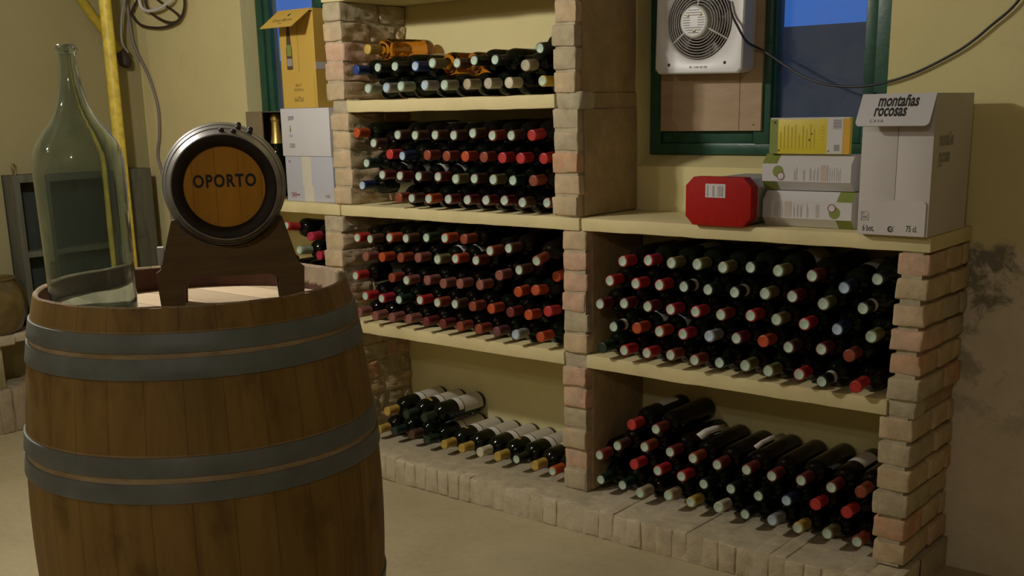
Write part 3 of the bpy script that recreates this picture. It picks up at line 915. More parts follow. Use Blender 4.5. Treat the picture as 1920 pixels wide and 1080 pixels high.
def slab(label, x0, x1, z, yf=-0.002):
    bm = bmesh.new()
    n = max(2, int((x1-x0)/0.05))
    t = bmesh.new()
    bmesh.ops.create_cube(t, size=1.0)
    for v in t.verts:
        v.co = Vector(((x0+x1)/2 + v.co.x*(x1-x0), (yf+D-0.001)/2 + v.co.y*(D-0.001-yf), (z[0]+z[1])/2 + v.co.z*(z[1]-z[0])))
    bmesh.ops.bevel(t, geom=list(t.edges), offset=0.005, segments=2, affect='EDGES', profile=0.6)
    bmesh.ops.subdivide_edges(t, edges=[e for e in t.edges if abs(e.verts[0].co.x-e.verts[1].co.x) > 0.1], cuts=n, use_grid_fill=True)
    for v in t.verts:
        if v.co.y < 0.05:
            nn = noise.noise_vector(Vector((v.co.x*14, v.co.z*9, 3.1)))
            v.co += nn*0.0022
    merge(bm, t)
    tag(obj('shelf', bm, m_shelf, angle=50), label, 'shelf', 'cream painted shelves')
slab('cream shelf slab at the top edge, above the amber bottle', -1.045, 0.060, S0)
slab('cream shelf directly under the topmost bottles with the blue capsule', -0.938, -0.022, S1)
slab('cream shelf under the white cartons, left of the rough brick pillar', -1.852, -1.004, S2)
slab('cream shelf directly under the second left bottle bay', -0.998, 0.066, S2)
slab('cream shelf carrying the red box, bottle boxes and tall carton', 0.074, 1.122, S2)
slab('cream shelf under dusty pink capsules, above the white-labelled bottles', -0.990, 0.006, S3)
slab('cream shelf between the upper and lower right bottle bays', 0.092, 1.040, S3)
slab('cream shelf low behind the keg, left of the rough brick pillar', -1.755, -1.106, (0.622, 0.663))
# plinth of bricks set on edge
bm = bmesh.new()
x = -2.44
t = bmesh.new()
bmesh.ops.create_grid(t, x_segments=70, y_segments=14, size=0.5)
for v in t.verts:                     # mortar wash trowelled over the bricks of the left half
    v.co = Vector((-2.44+(v.co.x+0.5)*2.60, -0.094+(v.co.y+0.5)*(D-0.001+0.094), ZP-0.0005))
    edge = min(1.0, (v.co.y+0.094)/0.04)*min(1.0, max(0.0, (0.16-v.co.x)/0.12))
    nn = noise.noise(v.co*16)*0.0022+noise.noise(v.co*45)*0.001
    v.co.z += nn-(1-edge)*0.006
merge(bm, t, 4)
while x < 1.118:
    w = min(0.052+rnd.uniform(-0.004, 0.005), 1.122-x)
    if w < 0.015:
        break
    yfr = -0.108+rnd.uniform(-0.0025, 0.0025)
    zt = ZP-0.004+rnd.uniform(-0.004, 0.002)
    add_brick(bm, x+0.0005, x+w-0.001, yfr, 0.10, 0.001, zt, 5, 0.0038, 0.005)
    x += w
add_box(bm, -2.44, 1.120, -0.1058, 0.105, 0.001, ZP-0.0056, mi=5)
add_box(bm, -2.44, 1.120, 0.095, D-0.001, 0.001, ZP-0.004, mi=4)
tag(obj('brick_plinth', bm, BRM, angle=50), 'low dusty plinth of bricks set on edge, along the floor under the bottle bays', 'plinth')
# ------------------------------------------------------------------ bottles
BODY_B = [(0.0, 0.004), (0.020, 0.002), (0.030, 0.0), (0.0358, 0.003), (0.0373, 0.010), (0.0375, 0.02), (0.0375, 0.195), (0.0373, 0.2020),
        (0.0365, 0.2090), (0.0350, 0.2155), (0.0327, 0.2210), (0.0295, 0.2253), (0.0257, 0.2285), (0.0220, 0.2313), (0.0190, 0.2347), (0.0169, 0.2395), (0.0156, 0.247), (0.0152, 0.254), (0.0146, 0.296), (0.0, 0.2965)]
BODY = [(0.0, 0.004), (0.020, 0.002), (0.030, 0.0), (0.0352, 0.003), (0.0368, 0.010), (0.037, 0.02), (0.037, 0.194), (0.0368, 0.2015),
        (0.0360, 0.2085), (0.0345, 0.2150), (0.0322, 0.2205), (0.0290, 0.2248), (0.0252, 0.2280), (0.0216, 0.2308), (0.0187, 0.2342), (0.0167, 0.2390), (0.0155, 0.246), (0.0150, 0.253), (0.0146, 0.296), (0.0, 0.2965)]
def body_mesh(name, mat, prof=None):
    bm = bmesh.new()
    add_lathe(bm, (prof or BODY)[1:-1], 28, cap0=True, cap1=True)
    return mesh_from_bm(name, bm, mat, angle=50)
ME_BODY = {'green': body_mesh('bottle_body_green', m_glassgreen), 'black': body_mesh('bottle_body_black', m_glassblack),
           'amber': body_mesh('bottle_body_amber', m_amber), 'sloping': body_mesh('bottle_body_sloping', m_glassgreen, BODY_B)}
def cap_mesh(c):
    bm = bmesh.new()
    add_lathe(bm, [(0.0153, 0.243), (0.0160, 0.246), (0.0160, 0.286), (0.0168, 0.288), (0.0168, 0.296), (0.0162, 0.2995), (0.0140, 0.3005), (0.0138, 0.2995)], 24, cap1=True)
    return mesh_from_bm('capsule_'+c, bm, m_cap[c], angle=40)
ME_CAP = {c: cap_mesh(c) for c in CAPC}
def tip_mesh(n, m):
    bm = bmesh.new()
    add_lathe(bm, [(0.0132, 0.2990), (0.0132, 0.3013), (0.0118, 0.3017), (0.0108, 0.3011)], 24, cap1=True)
    return mesh_from_bm(n, bm, m, angle=40)
ME_TIP = tip_mesh('capsule_end', m_tip)
ME_TIPB = tip_mesh('capsule_end_blue', m_tipblue)
def band_mesh(n, m, z0, z1, r, half=180):
    bm = bmesh.new()
    seg = 32
    k0 = [PI/2 + math.radians(-half + 2*half*k/seg) for k in range(seg+1)]
    def rad(z):
        for (ra, za), (rb, zb) in zip(BODY[:-1], BODY[1:]):
            if za <= z <= zb and zb > za:
                return ra+(rb-ra)*(z-za)/(zb-za)
        return 0.037
    nz = 5
    rows = []
    for j in range(nz+1):
        z = z0+(z1-z0)*j/nz
        rr = rad(z)+r
        rows.append([bm.verts.new((rr*math.cos(a), rr*math.sin(a), z)) for a in k0])
    for p, q in zip(rows[:-1], rows[1:]):
        for k in range(seg):
            bm.faces.new((p[k], p[k+1], q[k+1], q[k]))
    return mesh_from_bm(n, bm, m)
ME_LABEL = band_mesh('label_white', m_label, 0.055, 0.150, 0.0004, 100)
ME_LABEL2 = band_mesh('label_cream', m_cream, 0.018, 0.120, 0.0009, 100)
ME_LABEL3 = band_mesh('label_upper', m_label, 0.124, 0.150, 0.0009, 80)
ME_NECKLABEL = band_mesh('shoulder_label', m_label, 0.176, 0.206, 0.0006, 75)
ME_SEAL = band_mesh('shoulder_seal', m_cap['gold'], 0.178, 0.190, 0.0012, 26)
ME_BAND = band_mesh('neck_band', m_cream, 0.246, 0.262, 0.0018, 180)

BAYN = {'L1': 'top left bay', 'L2': 'second left bay', 'L3': 'third left bay', 'L4': 'lowest left bay',
        'R3': 'upper right bay', 'R4': 'lower right bay', 'F3': 'bay behind the keg'}
BAYG = {'L1': 'bottles in the topmost bay', 'L2': 'bottles in the second bay', 'L3': 'bottles in the third bay', 'L4': 'white-labelled bottles in the lowest bay',
        'R3': 'bottles in the upper right bay', 'R4': 'bottles in the lower right bay', 'F3': 'bottles in the bay behind the keg'}
ORD = ['first', 'second', 'third', 'fourth', 'fifth', 'sixth', 'seventh', 'eighth', 'ninth', 'tenth', 'eleventh', 'twelfth']
def rowname(k, n):
    if n == 2:
        return ['bottom row', 'upper row'][k]
    if n == 3:
        return ['bottom row', 'middle row', 'top row'][k]
    if n == 4:
        return ['bottom row', 'second row up', 'third row up', 'top row'][k]
    return ['bottom row', 'second row up', 'middle row', 'fourth row up', 'top row'][k]
UP = Vector((0, 0, 1))
for bay, rows in BOTTLES.items():
    nrow = max(r[0] for r in rows)+1
    for ri in range(nrow):
        line = sorted([r for r in rows if r[0] == ri], key=lambda r: r[4])
        for k, (_, c, tp, kind, tx, ty, tz, mx, mz) in enumerate(line):
            n = len(line)
            if k == 0:
                pos = 'leftmost'
            elif k == n-1:
                pos = 'rightmost'
            else:
                pos = ORD[k]+' from left'
            T = Vector((tx, ty, tz))
            Mid = Vector((mx, ty+0.300, mz))
            d = (T-Mid).normalized()
            B = T-d*0.3012
            xa = UP.cross(d).normalized()
            ya = d.cross(xa)
            R = Matrix((xa, ya, d)).transposed().to_4x4()
            R = R @ Matrix.Rotation(rnd.uniform(-0.25, 0.25) if 'abel' in kind else rnd.uniform(0, 6), 4, 'Z')
            R.translation = B
            tipw = 'pale-tipped ' if tp == 'p' else ''
            if kind == 'amber':
                lab = 'amber bottle with %s capsule, %s in %s, %s' % (CAPN[c], pos, rowname(ri, nrow), BAYN[bay])
            elif kind == 'wlabel':
                lab = 'white-labelled bottle with %s capsule, %s in %s, %s' % (CAPN[c], pos, rowname(ri, nrow), BAYN[bay])
            elif kind == 'band':
                lab = 'black capsule bottle with cream band, %s in %s, %s' % (pos, rowname(ri, nrow), BAYN[bay])
            else:
                lab = '%s%s capsule bottle, %s in %s, %s' % (tipw, CAPN[c], pos, rowname(ri, nrow), BAYN[bay])
            o = link('wine_bottle', None)
            o.empty_display_size = 0.03
            tag(o, lab, 'bottle', BAYG[bay])
            o.matrix_world = R
            bt = 'amber' if kind == 'amber' else 'sloping' if kind == 'wlabel' else ('black' if c in ('maroon', 'rust', 'brown', 'red', 'dusty') and kind != 'wlabel' else 'green')
            link('glass_body', ME_BODY[bt], o)
            link('capsule', ME_CAP[c], o)
            if tp == 'p':
                t = link('capsule_end', ME_TIPB if c in ('navy', 'blue', 'grey') else ME_TIP, o)
                t['label'] = 'pale round capsule end'
            if kind == 'wlabel':
                link('paper_label', ME_LABEL2, o)
                link('upper_label', ME_LABEL3, o)
                if k % 3 == 1:
                    link('shoulder_label', ME_SEAL, o)
            elif kind == 'label':
                link('shoulder_label', ME_NECKLABEL, o)
                link('paper_label', ME_LABEL, o)
            elif kind == 'band':
                link('neck_band', ME_BAND, o)
            elif rnd.random() < 0.45 and bt != 'amber':
                link('paper_label', ME_LABEL, o)
# loose curled paper tags lying on two of the bottles in the lower right bay
def paper(name, pts, w, label):
    bm = bmesh.new()
    P = [Vector(p) for p in pts]
    W = Vector(w)
    n = len(P)
    a = [bm.verts.new(p) for p in P]
    b = [bm.verts.new(p+W) for p in P]
    for k in range(n-1):
        bm.faces.new((a[k], a[k+1], b[k+1], b[k]))
    o = obj(name, bm, m_label)
    md = o.modifiers.new('thick', 'SOLIDIFY'); md.thickness = 0.0008
    return tag(o, label, 'paper label')
# ------------------------------------------------------------------ oak barrel
BX, BY = 0.172, -1.441
def br(z):
    return 0.351-0.051*((z-0.48)/0.482)**2
bt = thing('oak_barrel', 'large upright oak wine barrel with grey hoops in the foreground', 'barrel', (BX, BY, 0))
ZR, ZH = 0.963, 0.910
bm = bmesh.new()
prof = [(0.27, 0.03), (0.275, 0.0)] + [(br(z), z) for z in [0.0+ZR*k/26 for k in range(27)]]
prof = prof[:-1] + [(br(ZR)-0.001, ZR-0.003)]
add_lathe(bm, prof, 120)
obj('staves', bm, m_barrel, bt, angle=60)
bm = bmesh.new()
def rimw(co, a):
    n_ = noise.noise(Vector((math.cos(a)*6, math.sin(a)*6, 0.3)))
    return co+Vector((0, 0, 0.0018*n_))
add_lathe(bm, [(br(ZR)-0.001, ZR-0.003), (br(ZR)-0.003, ZR), (0.2915, ZR-0.001), (0.289, ZR-0.005)], 120, wob=rimw)
o = obj('rim', bm, m_rim, bt, angle=60)
o['label'] = 'worn pale rim of the staves'
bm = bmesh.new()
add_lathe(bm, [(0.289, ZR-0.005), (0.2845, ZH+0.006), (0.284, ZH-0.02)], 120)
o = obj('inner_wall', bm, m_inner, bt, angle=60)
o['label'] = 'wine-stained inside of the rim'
bm = bmesh.new()
add_lathe(bm, [(0.2835, ZH-0.02), (0.2835, ZH), (0.02, ZH)], 96, cap0=True, cap1=True)
obj('head', bm, m_head, bt, angle=40)
for (z1, z0) in ((0.917, 0.884), (0.874, 0.838), (0.702, 0.667), (0.655, 0.620), (0.340, 0.305), (0.293, 0.258), (0.122, 0.086), (0.076, 0.043)):
    bm = bmesh.new()
    th = 0.0035
    add_lathe(bm, [(br(z0)-0.001, z0), (br(z0)+th, z0), (br(z0)+th+0.0006, z0+0.002), (br((z0+z1)/2)+th, (z0+z1)/2), (br(z1)+th+0.0006, z1-0.002), (br(z1)+th, z1), (br(z1)-0.001, z1)], 120)
    h = obj('hoop', bm, m_hoop, bt, angle=40)
    bm = bmesh.new()
    a = -2.4
    for da in (0.0, 0.09):
        for zz in (z0+(z1-z0)*0.3, z0+(z1-z0)*0.7):
            bmesh.ops.create_icosphere(bm, subdivisions=2, radius=0.005, matrix=Matrix.Translation(((br(zz)+th)*math.cos(a+da), (br(zz)+th)*math.sin(a+da), zz)))
    obj('rivet', bm, m_hoop, h)

# ------------------------------------------------------------------ keg and its stand
KX, KY, KZ = 0.212, -1.380, 1.153
krz = math.atan2(0.799, 0.586)
keg = thing('small_barrel', 'small dark port keg with a stencilled orange head, lying on a wooden stand', 'keg', (KX, KY, KZ), krz)
ROTY = Matrix.Rotation(PI/2, 4, 'X')        # lathe axis +Z -> -Y (towards the viewer)
KL = 0.142
def kr(z):
    return 0.1165-0.0225*(z/KL)**2
bm = bmesh.new()
zz = [-KL+2*KL*k/24 for k in range(25)]
add_lathe(bm, [(0.080, -KL)]+[(kr(z), z) for z in zz], 72, mat=ROTY, cap0=True)
obj('staves', bm, m_keg, keg, angle=60)
bm = bmesh.new()
add_lathe(bm, [(kr(KL), KL-0.0015), (kr(KL)-0.001, KL+0.001), (0.084, KL+0.001), (0.0745, KL-0.010), (0.0735, KL-0.016)], 72, mat=ROTY)
o = obj('chime', bm, m_kegrim, keg, angle=60)
o['label'] = 'blackened rim around the keg head'
bm = bmesh.new()
add_lathe(bm, [(0.0775, KL-0.020), (0.0775, KL-0.0145), (0.01, KL-0.0145)], 64, mat=ROTY, cap0=True, cap1=True)
head = obj('head', bm, m_keghead, keg, angle=40)
head['label'] = 'orange head with black stencilled lettering'
text_mesh('stencil_lettering', 'OPORTO', 0.032, m_black, head, (0.001, -KL+0.0144, 0.010), FRONT, 0.78, bold=0.0011, space=1.16)
for (za, zb) in ((KL-0.030, KL-0.002), (KL-0.062, KL-0.040), (0.048, 0.070), (-0.070, -0.048), (-KL+0.040, -KL+0.062), (-KL+0.002, -KL+0.030)):
    bm = bmesh.new()
    add_lathe(bm, [(kr(za)-0.001, za), (kr(za)+0.0022, za), (kr(zb)+0.0022, zb), (kr(zb)-0.001, zb)], 72, mat=ROTY)
    hp = obj('hoop', bm, m_keghoop, keg, angle=40)
    if za > 0:
        for da in ((0.02, 0.23) if za > KL-0.05 else (0.30, 0.50)):
            bm = bmesh.new()
            a = PI/2-da
            r_ = kr((za+zb)/2)+0.0035
            bmesh.ops.create_icosphere(bm, subdivisions=2, radius=0.0055, matrix=ROTY @ Matrix.Translation((r_*math.cos(a), -r_*math.sin(a)*-1, (za+zb)/2)))
            obj('rivet', bm, m_rubber, hp)

st = thing('barrel_stand', 'dark wooden cradle stand holding the keg on the barrel head', 'stand', (KX, KY, ZH), krz)
zc = KZ-ZH
def board(r):
    half = [(0.134, 0.0005), (0.090, 0.0005), (0.086, 0.060), (0.080, 0.068), (0.072, 0.072)]
    arc = []
    a0 = math.radians(58)
    for k in range(19):
        a = a0-2*a0*k/18
        arc.append((-r*math.sin(a), zc-r*math.cos(a)))
    left = [(-0.134, 0.0005), (-0.139, 0.082), (-0.129, 0.090), (-0.112, 0.150), (arc[0][0]-0.006, arc[0][1]-0.002)]
    right = [(-x_, z_) for x_, z_ in left[::-1]]
    poly = left + arc + right + [(0.092, 0.0005), (0.088, 0.058), (0.080, 0.068), (0.068, 0.072), (-0.068, 0.072), (-0.080, 0.068), (-0.088, 0.058), (-0.092, 0.0005)]
    return poly
for nm, yy, r in (('front_board', -0.088, kr(0.066)+0.0026), ('rear_board', 0.066, kr(0.066)+0.0026)):
    bm = bmesh.new()
    t = bmesh.new()
    poly = board(r)
    vv = [t.verts.new((x_, yy, z_)) for x_, z_ in poly]
    f = t.faces.new(vv)
    ex = bmesh.ops.extrude_face_region(t, geom=[f])
    for v in [g for g in ex['geom'] if isinstance(g, bmesh.types.BMVert)]:
        v.co.y += 0.022
    bmesh.ops.triangulate(t, faces=[f_ for f_ in t.faces if len(f_.verts) > 4])
    bmesh.ops.recalc_face_normals(t, faces=list(t.faces))
    merge(bm, t)
    o = obj(nm, bm, m_stand, st, smooth=False)
for sx in (-1, 1):
    bm = bmesh.new()
    add_box(bm, sx*0.108-0.016, sx*0.108+0.016, -0.066, 0.066, 0.084, 0.106, 0.002)
    obj('side_rail', bm, m_stand, st)
bm = bmesh.new()
add_box(bm, -0.1335, -0.1215, -0.082, -0.058, 0.098, 0.131, 0.001)  # small pale block on the stand's outer left edge
o = obj('pale_block', bm, m_white, st)
o['label'] = 'small pale block on the left edge'

# ------------------------------------------------------------------ demijohn
DJX, DJY = 0.088, -1.612
bm = bmesh.new()
H = 0.502
out_p = [(0.001, 0.012), (0.04, 0.006), (0.066, 0.0), (0.074, 0.002), (0.0785, 0.009), (0.0795, 0.03), (0.0805, 0.12), (0.0815, 0.22), (0.0820, 0.27),
         (0.0815, 0.295), (0.078, 0.314), (0.070, 0.331), (0.058, 0.348), (0.046, 0.362), (0.036, 0.378), (0.0285, 0.396), (0.0230, 0.420), (0.0190, 0.445),
         (0.0170, 0.465), (0.0160, 0.482), (0.0163, 0.486), (0.0192, 0.488), (0.0203, 0.493), (0.0196, 0.499), (0.0168, H)]
in_p = [(0.0135, H-0.001), (0.0122, 0.49), (0.0125, 0.465), (0.0150, 0.440), (0.0190, 0.418), (0.0250, 0.394), (0.0330, 0.375), (0.043, 0.3585), (0.055, 0.344),
        (0.0665, 0.327), (0.0743, 0.311), (0.0778, 0.293), (0.0782, 0.27), (0.0778, 0.22), (0.0768, 0.12), (0.0758, 0.035), (0.072, 0.016), (0.062, 0.010), (0.03, 0.016), (0.001, 0.022)]
def djw(co, a):
    k = 1+0.010*noise.noise(Vector((math.cos(a)*1.6, math.sin(a)*1.6, co.z*9)))
    return Vector((co.x*k, co.y*k, co.z))
add_lathe(bm, out_p+in_p, 72, wob=djw, cap0=True, cap1=True)
bmesh.ops.recalc_face_normals(bm, faces=list(bm.faces))
dj = obj('demijohn', bm, m_demi, angle=80)
dj.location = (DJX, DJY, ZH+0.001)
tag(dj, 'tall empty pale green glass demijohn standing on the barrel beside the keg', 'glass bottle')

# ------------------------------------------------------------------ ledge, cabinet and jar on the left
lg = thing('masonry_ledge', 'low rough masonry ledge along the left wall behind the barrel', 'ledge', (0, 0, 0))
bm = bmesh.new()
y = -3.0
while y < -0.12:
    w = 0.056+rnd.uniform(-0.005, 0.006)
    add_brick(bm, -2.62, -2.455+rnd.uniform(-0.006, 0.006), y+0.003, y+w-0.003, 0.001, 0.188+rnd.uniform(-0.005, 0.003), 8, 0.0035, 0.008)
    y += w
add_box(bm, XL+0.004, -2.462, -3.0, -0.112, 0.001, 0.182, mi=8)
obj('plinth', bm, BRM, lg, angle=50)
bm = bmesh.new()
add_box(bm, XL+0.004, -2.475, -3.0, -0.60, 0.180, 0.372, 0.006)
add_box(bm, XL+0.004, -2.50, 0.12, 0.20, 0.094, 0.372, 0.006)
obj('pier', bm, m_pier, lg)
bm = bmesh.new()
add_brick(bm, XL+0.006, -2.452, -3.0, -0.548, 0.370, 0.412, 0, 0.003, 0.006)
add_brick(bm, XL+0.006, -2.468, -0.549, 0.300, 0.374, 0.412, 0, 0.003, 0.006)
obj('ledge_slab', bm, [m_ledge], lg, angle=50)

cb = thing('wall_cabinet', 'shallow faded green-grey wooden cabinet standing open on the left ledge', 'cabinet', (-2.60, -0.089, 0.416))
cy0, cy1, ch = -0.325, 0.325, 0.640
bm = bmesh.new()
add_box(bm, -0.073, -0.060, cy0, cy1, 0, ch, 0.002)
obj('back_panel', bm, m_cabdark, cb)
for (a, b_) in ((cy0, cy0+0.028), (cy1-0.028, cy1)):
    bm = bmesh.new(); add_box(bm, -0.060, 0.030, a, b_, 0.0, ch, 0.003); obj('side_panel', bm, m_cab, cb)
bm = bmesh.new(); add_box(bm, -0.060, 0.030, cy0+0.028, cy1-0.028, ch-0.032, ch, 0.003); obj('top_board', bm, m_cab, cb)
bm = bmesh.new(); add_box(bm, -0.060, 0.026, cy0+0.028, cy1-0.028, 0.290, 0.315, 0.003); obj('shelf_board', bm, m_cab, cb)
bm = bmesh.new(); add_box(bm, -0.060, 0.030, cy0+0.028, cy1-0.028, 0.001, 0.030, 0.003); obj('bottom_board', bm, m_cab, cb)
bm = bmesh.new()
add_box(bm, 0.0305, 0.044, cy1-0.130, cy1, 0.002, ch, 0.003)
add_box(bm, 0.044, 0.047, cy1-0.100, cy1-0.060, 0.33, ch-0.05, 0.002)
add_box(bm, 0.044, 0.047, cy1-0.100, cy1-0.060, 0.05, 0.27, 0.002)
obj('front_board', bm, m_cab, cb)
bm = bmesh.new()
add_tube(bm, catmull([(0.02, cy0+0.014, ch-0.005), (0.02, cy0+0.006, ch+0.03), (0.02, cy0+0.014, ch+0.045), (0.02, cy0+0.022, ch+0.03), (0.02, cy0+0.014, ch-0.005)], 6), 0.005, 8)
obj('hanging_loop', bm, m_screw, cb)

bm = bmesh.new()
add_lathe(bm, [(0.055, 0.002), (0.085, 0.0), (0.105, 0.02), (0.128, 0.07), (0.135, 0.12), (0.130, 0.165), (0.115, 0.198), (0.100, 0.215), (0.100, 0.222), (0.106, 0.228),
               (0.104, 0.232), (0.094, 0.232), (0.090, 0.22), (0.10, 0.19), (0.12, 0.15), (0.12, 0.08), (0.08, 0.02)], 56, cap0=True, cap1=True)
o = obj('pottery_jar', bm, m_jar, angle=60)
o.location = (-2.550, -0.578, 0.4145)
tag(o, 'squat brown glazed pottery jar on the ledge at the left edge', 'jar')

# ------------------------------------------------------------------ things on the left wall
bm = bmesh.new()
add_tube(bm, [(-2.520, 0.066, 0.416+k*(ZC-0.417)/24) for k in range(25)], 0.0262, 20)
o = obj('yellow_pipe', bm, m_yellowpipe)
tag(o, 'bright scuffed yellow upright pipe near the back corner', 'pipe')

saw = thing('bow_saw', 'dull yellow bow saw hanging behind the yellow pipe', 'saw', (-2.64, 0.10, 1.6))
bm = bmesh.new()
add_tube(bm, catmull([(0, -0.18, 0.42), (0, -0.15, 0.30), (0, -0.07, 0.18), (0.0, 0.02, 0.06), (0.0, 0.095, -0.035)], 6), 0.021, 12)
obj('frame', bm, m_sawyellow, saw)
bm = bmesh.new()
add_tube(bm, catmull([(0, 0.085, -0.020), (0.0, 0.108, -0.055), (0, 0.112, -0.085), (0, 0.110, -0.098)], 5), 0.025, 12, rads=[0.023, 0.024, 0.025, 0.026, 0.027, 0.028, 0.028, 0.028, 0.028, 0.027, 0.026, 0.024, 0.020, 0.016, 0.010, 0.004])
o = obj('end_grip', bm, m_rubber, saw)
o['label'] = 'dark rubber tip'
bm = bmesh.new()
add_tube(bm, catmull([(0.03, 0.112, -0.03), (0.03, 0.085, 0.02), (0.03, 0.100, 0.14), (0.03, 0.135, 0.25), (0.02, 0.14, 0.42)], 6), 0.005, 8)
obj('blade_wire', bm, m_steel, saw)

def cable(name, pts, r, mat, label, n=8):
    bm = bmesh.new()
    add_tube(bm, catmull(pts, n), r, 8)
    o = obj(name, bm, mat)
    return tag(o, label, 'cable')
cable('cable_coil', [(-2.54, 0.290, 1.86), (-2.655, 0.285, 1.76), (-2.66, 0.285, 1.735), (-2.599, 0.288, 1.690), (-2.475, 0.290, 1.671), (-2.371, 0.290, 1.677), (-2.295, 0.290, 1.702),
                     (-2.258, 0.290, 1.770), (-2.30, 0.290, 1.87), (-2.40, 0.288, 1.90), (-2.50, 0.285, 1.86), (-2.545, 0.284, 1.80), (-2.517, 0.282, 1.745), (-2.429, 0.282, 1.702), (-2.345, 0.282, 1.685), (-2.294, 0.282, 1.700),
                     (-2.33, 0.284, 1.73), (-2.443, 0.278, 1.790), (-2.49, 0.278, 1.84), (-2.46, 0.278, 1.90)], 0.0060, m_browncable,
      'coil of dark brown cable hanging on the back wall near the corner')
cable('white_cable', [(-2.55, 0.265, 1.93), (-2.562, 0.265, 1.82), (-2.558, 0.265, 1.772), (-2.53, 0.265, 1.750), (-2.48, 0.265, 1.743), (-2.421, 0.265, 1.748), (-2.36, 0.265, 1.763), (-2.31, 0.265, 1.785), (-2.26, 0.268, 1.86), (-2.30, 0.27, 1.94)],
      0.0075, m_whitecable, 'loop of white cable hanging over the dark brown coil')
cable('grey_cable', [(-2.655, 0.255, 2.0), (-2.655, 0.258, 1.80), (-2.655, 0.262, 1.70), (-2.655, 0.275, 1.60), (-2.60, 0.296, 1.475), (-2.565, 0.300, 1.38), (-2.549, 0.300, 1.306), (-2.56, 0.300, 1.20), (-2.588, 0.300, 1.113),
                     (-2.57, 0.300, 1.04), (-2.54, 0.300, 0.95), (-2.52, 0.300, 0.85), (-2.52, 0.300, 0.60), (-2.53, 0.300, 0.418)], 0.0065, m_greycable, 'thin grey cable running down the wall behind the keg')
# ------------------------------------------------------------------ fan on its plywood board
o = None
bm = bmesh.new()
add_box(bm, 0.116, 0.466, 0.372, 0.3855, 1.207, 2.00, 0.0015)
o = obj('plywood_board', bm, m_ply)
tag(o, 'bare plywood board closing the left casement behind the fan', 'board')
bm = bmesh.new()
for (px, pz) in ((0.441, 1.226), (0.441, 1.90), (0.135, 1.90)):
    add_lathe(bm, [(0.0038, 0), (0.0034, 0.0016), (0.001, 0.002)], 10, mat=Matrix.Translation((px, 0.3722, pz)) @ Matrix.Rotation(PI/2, 4, 'X'), cap1=True)
obj('screw', bm, m_screw, o)
bm = bmesh.new()
add_box(bm, 0.393, 0.3942, 0.3712, 0.373, 1.2075, 1.999)
obj('board_joint', bm, m_brownink, o)

FX, FZ, FH = 0.2985, 1.525, 0.1485
fan = thing('extractor_fan', 'square white extractor fan with round wire grille, mounted on plywood in the window', 'fan', (FX, 0.371, FZ))
fan.rotation_euler = (0, math.radians(1.2), 0)
RH = 0.109
NS = 64
bm = bmesh.new()
def sq(a, h, rc=0.0):
    c, s = math.cos(a), math.sin(a)
    k = h/max(abs(c), abs(s))
    return (k*c, k*s)
yf_, yb_ = -0.086, -0.0005
rings = []
def ring(fn, yy):
    return [bm.verts.new((fn(2*PI*k/NS+PI/NS)[0], yy, fn(2*PI*k/NS+PI/NS)[1])) for k in range(NS)]
rings = [ring(lambda a: sq(a, FH-0.006), yb_), ring(lambda a: sq(a, FH), yf_+0.016), ring(lambda a: sq(a, FH), yf_+0.004), ring(lambda a: sq(a, FH-0.004), yf_),
         ring(lambda a: (0.116*math.cos(a), 0.116*math.sin(a)), yf_), ring(lambda a: (RH*math.cos(a), RH*math.sin(a)), yf_+0.004), ring(lambda a: (RH*math.cos(a), RH*math.sin(a)), yb_-0.006)]
for p, q in zip(rings[:-1], rings[1:]):
    for k in range(NS):
        bm.faces.new((p[k], p[(k+1) % NS], q[(k+1) % NS], q[k]))
bmesh.ops.recalc_face_normals(bm, faces=list(bm.faces))
obj('housing', bm, m_fan, fan, angle=30)
bm = bmesh.new()
add_lathe(bm, [(RH-0.0005, 0.0), (RH-0.0005, 0.004)], 64, mat=Matrix.Translation((0, -0.004, 0)) @ Matrix.Rotation(PI/2, 4, 'X'), cap0=True, cap1=True)
obj('back_plate', bm, m_fandark, fan, angle=30)
g = bmesh.new()
for r_ in (0.050, 0.058, 0.066, 0.074, 0.082, 0.090, 0.098, 0.105):
    pts = [(r_*math.cos(2*PI*k/48), -0.084-0.010*(1-(r_/RH)**2), r_*math.sin(2*PI*k/48)) for k in range(49)]
    add_tube(g, pts, 0.0020, 6)
gr = obj('wire_grille', g, m_fangrille, fan)
for a in (math.radians(90), math.radians(215), math.radians(332)):
    bm = bmesh.new()
    add_tube(bm, [(0.040*math.cos(a), -0.094, 0.040*math.sin(a)), (RH*math.cos(a), -0.083, RH*math.sin(a))], 0.0025, 8)
    obj('spoke', bm, m_fan, gr)
bm = bmesh.new()
TR = Matrix.Translation((-0.006, 0, -0.001)) @ Matrix.Rotation(PI/2, 4, 'X')
add_lathe(bm, [(0.047, 0.020), (0.047, 0.098), (0.045, 0.103), (0.040, 0.106)], 48, mat=TR, cap1=True)
hub = obj('motor_cover', bm, m_fan, fan, angle=30)
for k in range(10):
    zz = -0.032+0.0071*k
    wd = math.sqrt(max(0.0, 0.037**2-zz*zz))
    bm = bmesh.new()
    if abs(zz) < 0.011:
        add_box(bm, -wd-0.006, -0.018, -0.1065, -0.1055, zz-0.0012, zz+0.0012)
        add_box(bm, 0.008, wd-0.006, -0.1065, -0.1055, zz-0.0012, zz+0.0012)
    else:
        add_box(bm, -wd-0.006, wd-0.006, -0.1065, -0.1055, zz-0.0012, zz+0.0012)
    obj('vent_slot', bm, m_greyink, hub, smooth=False)
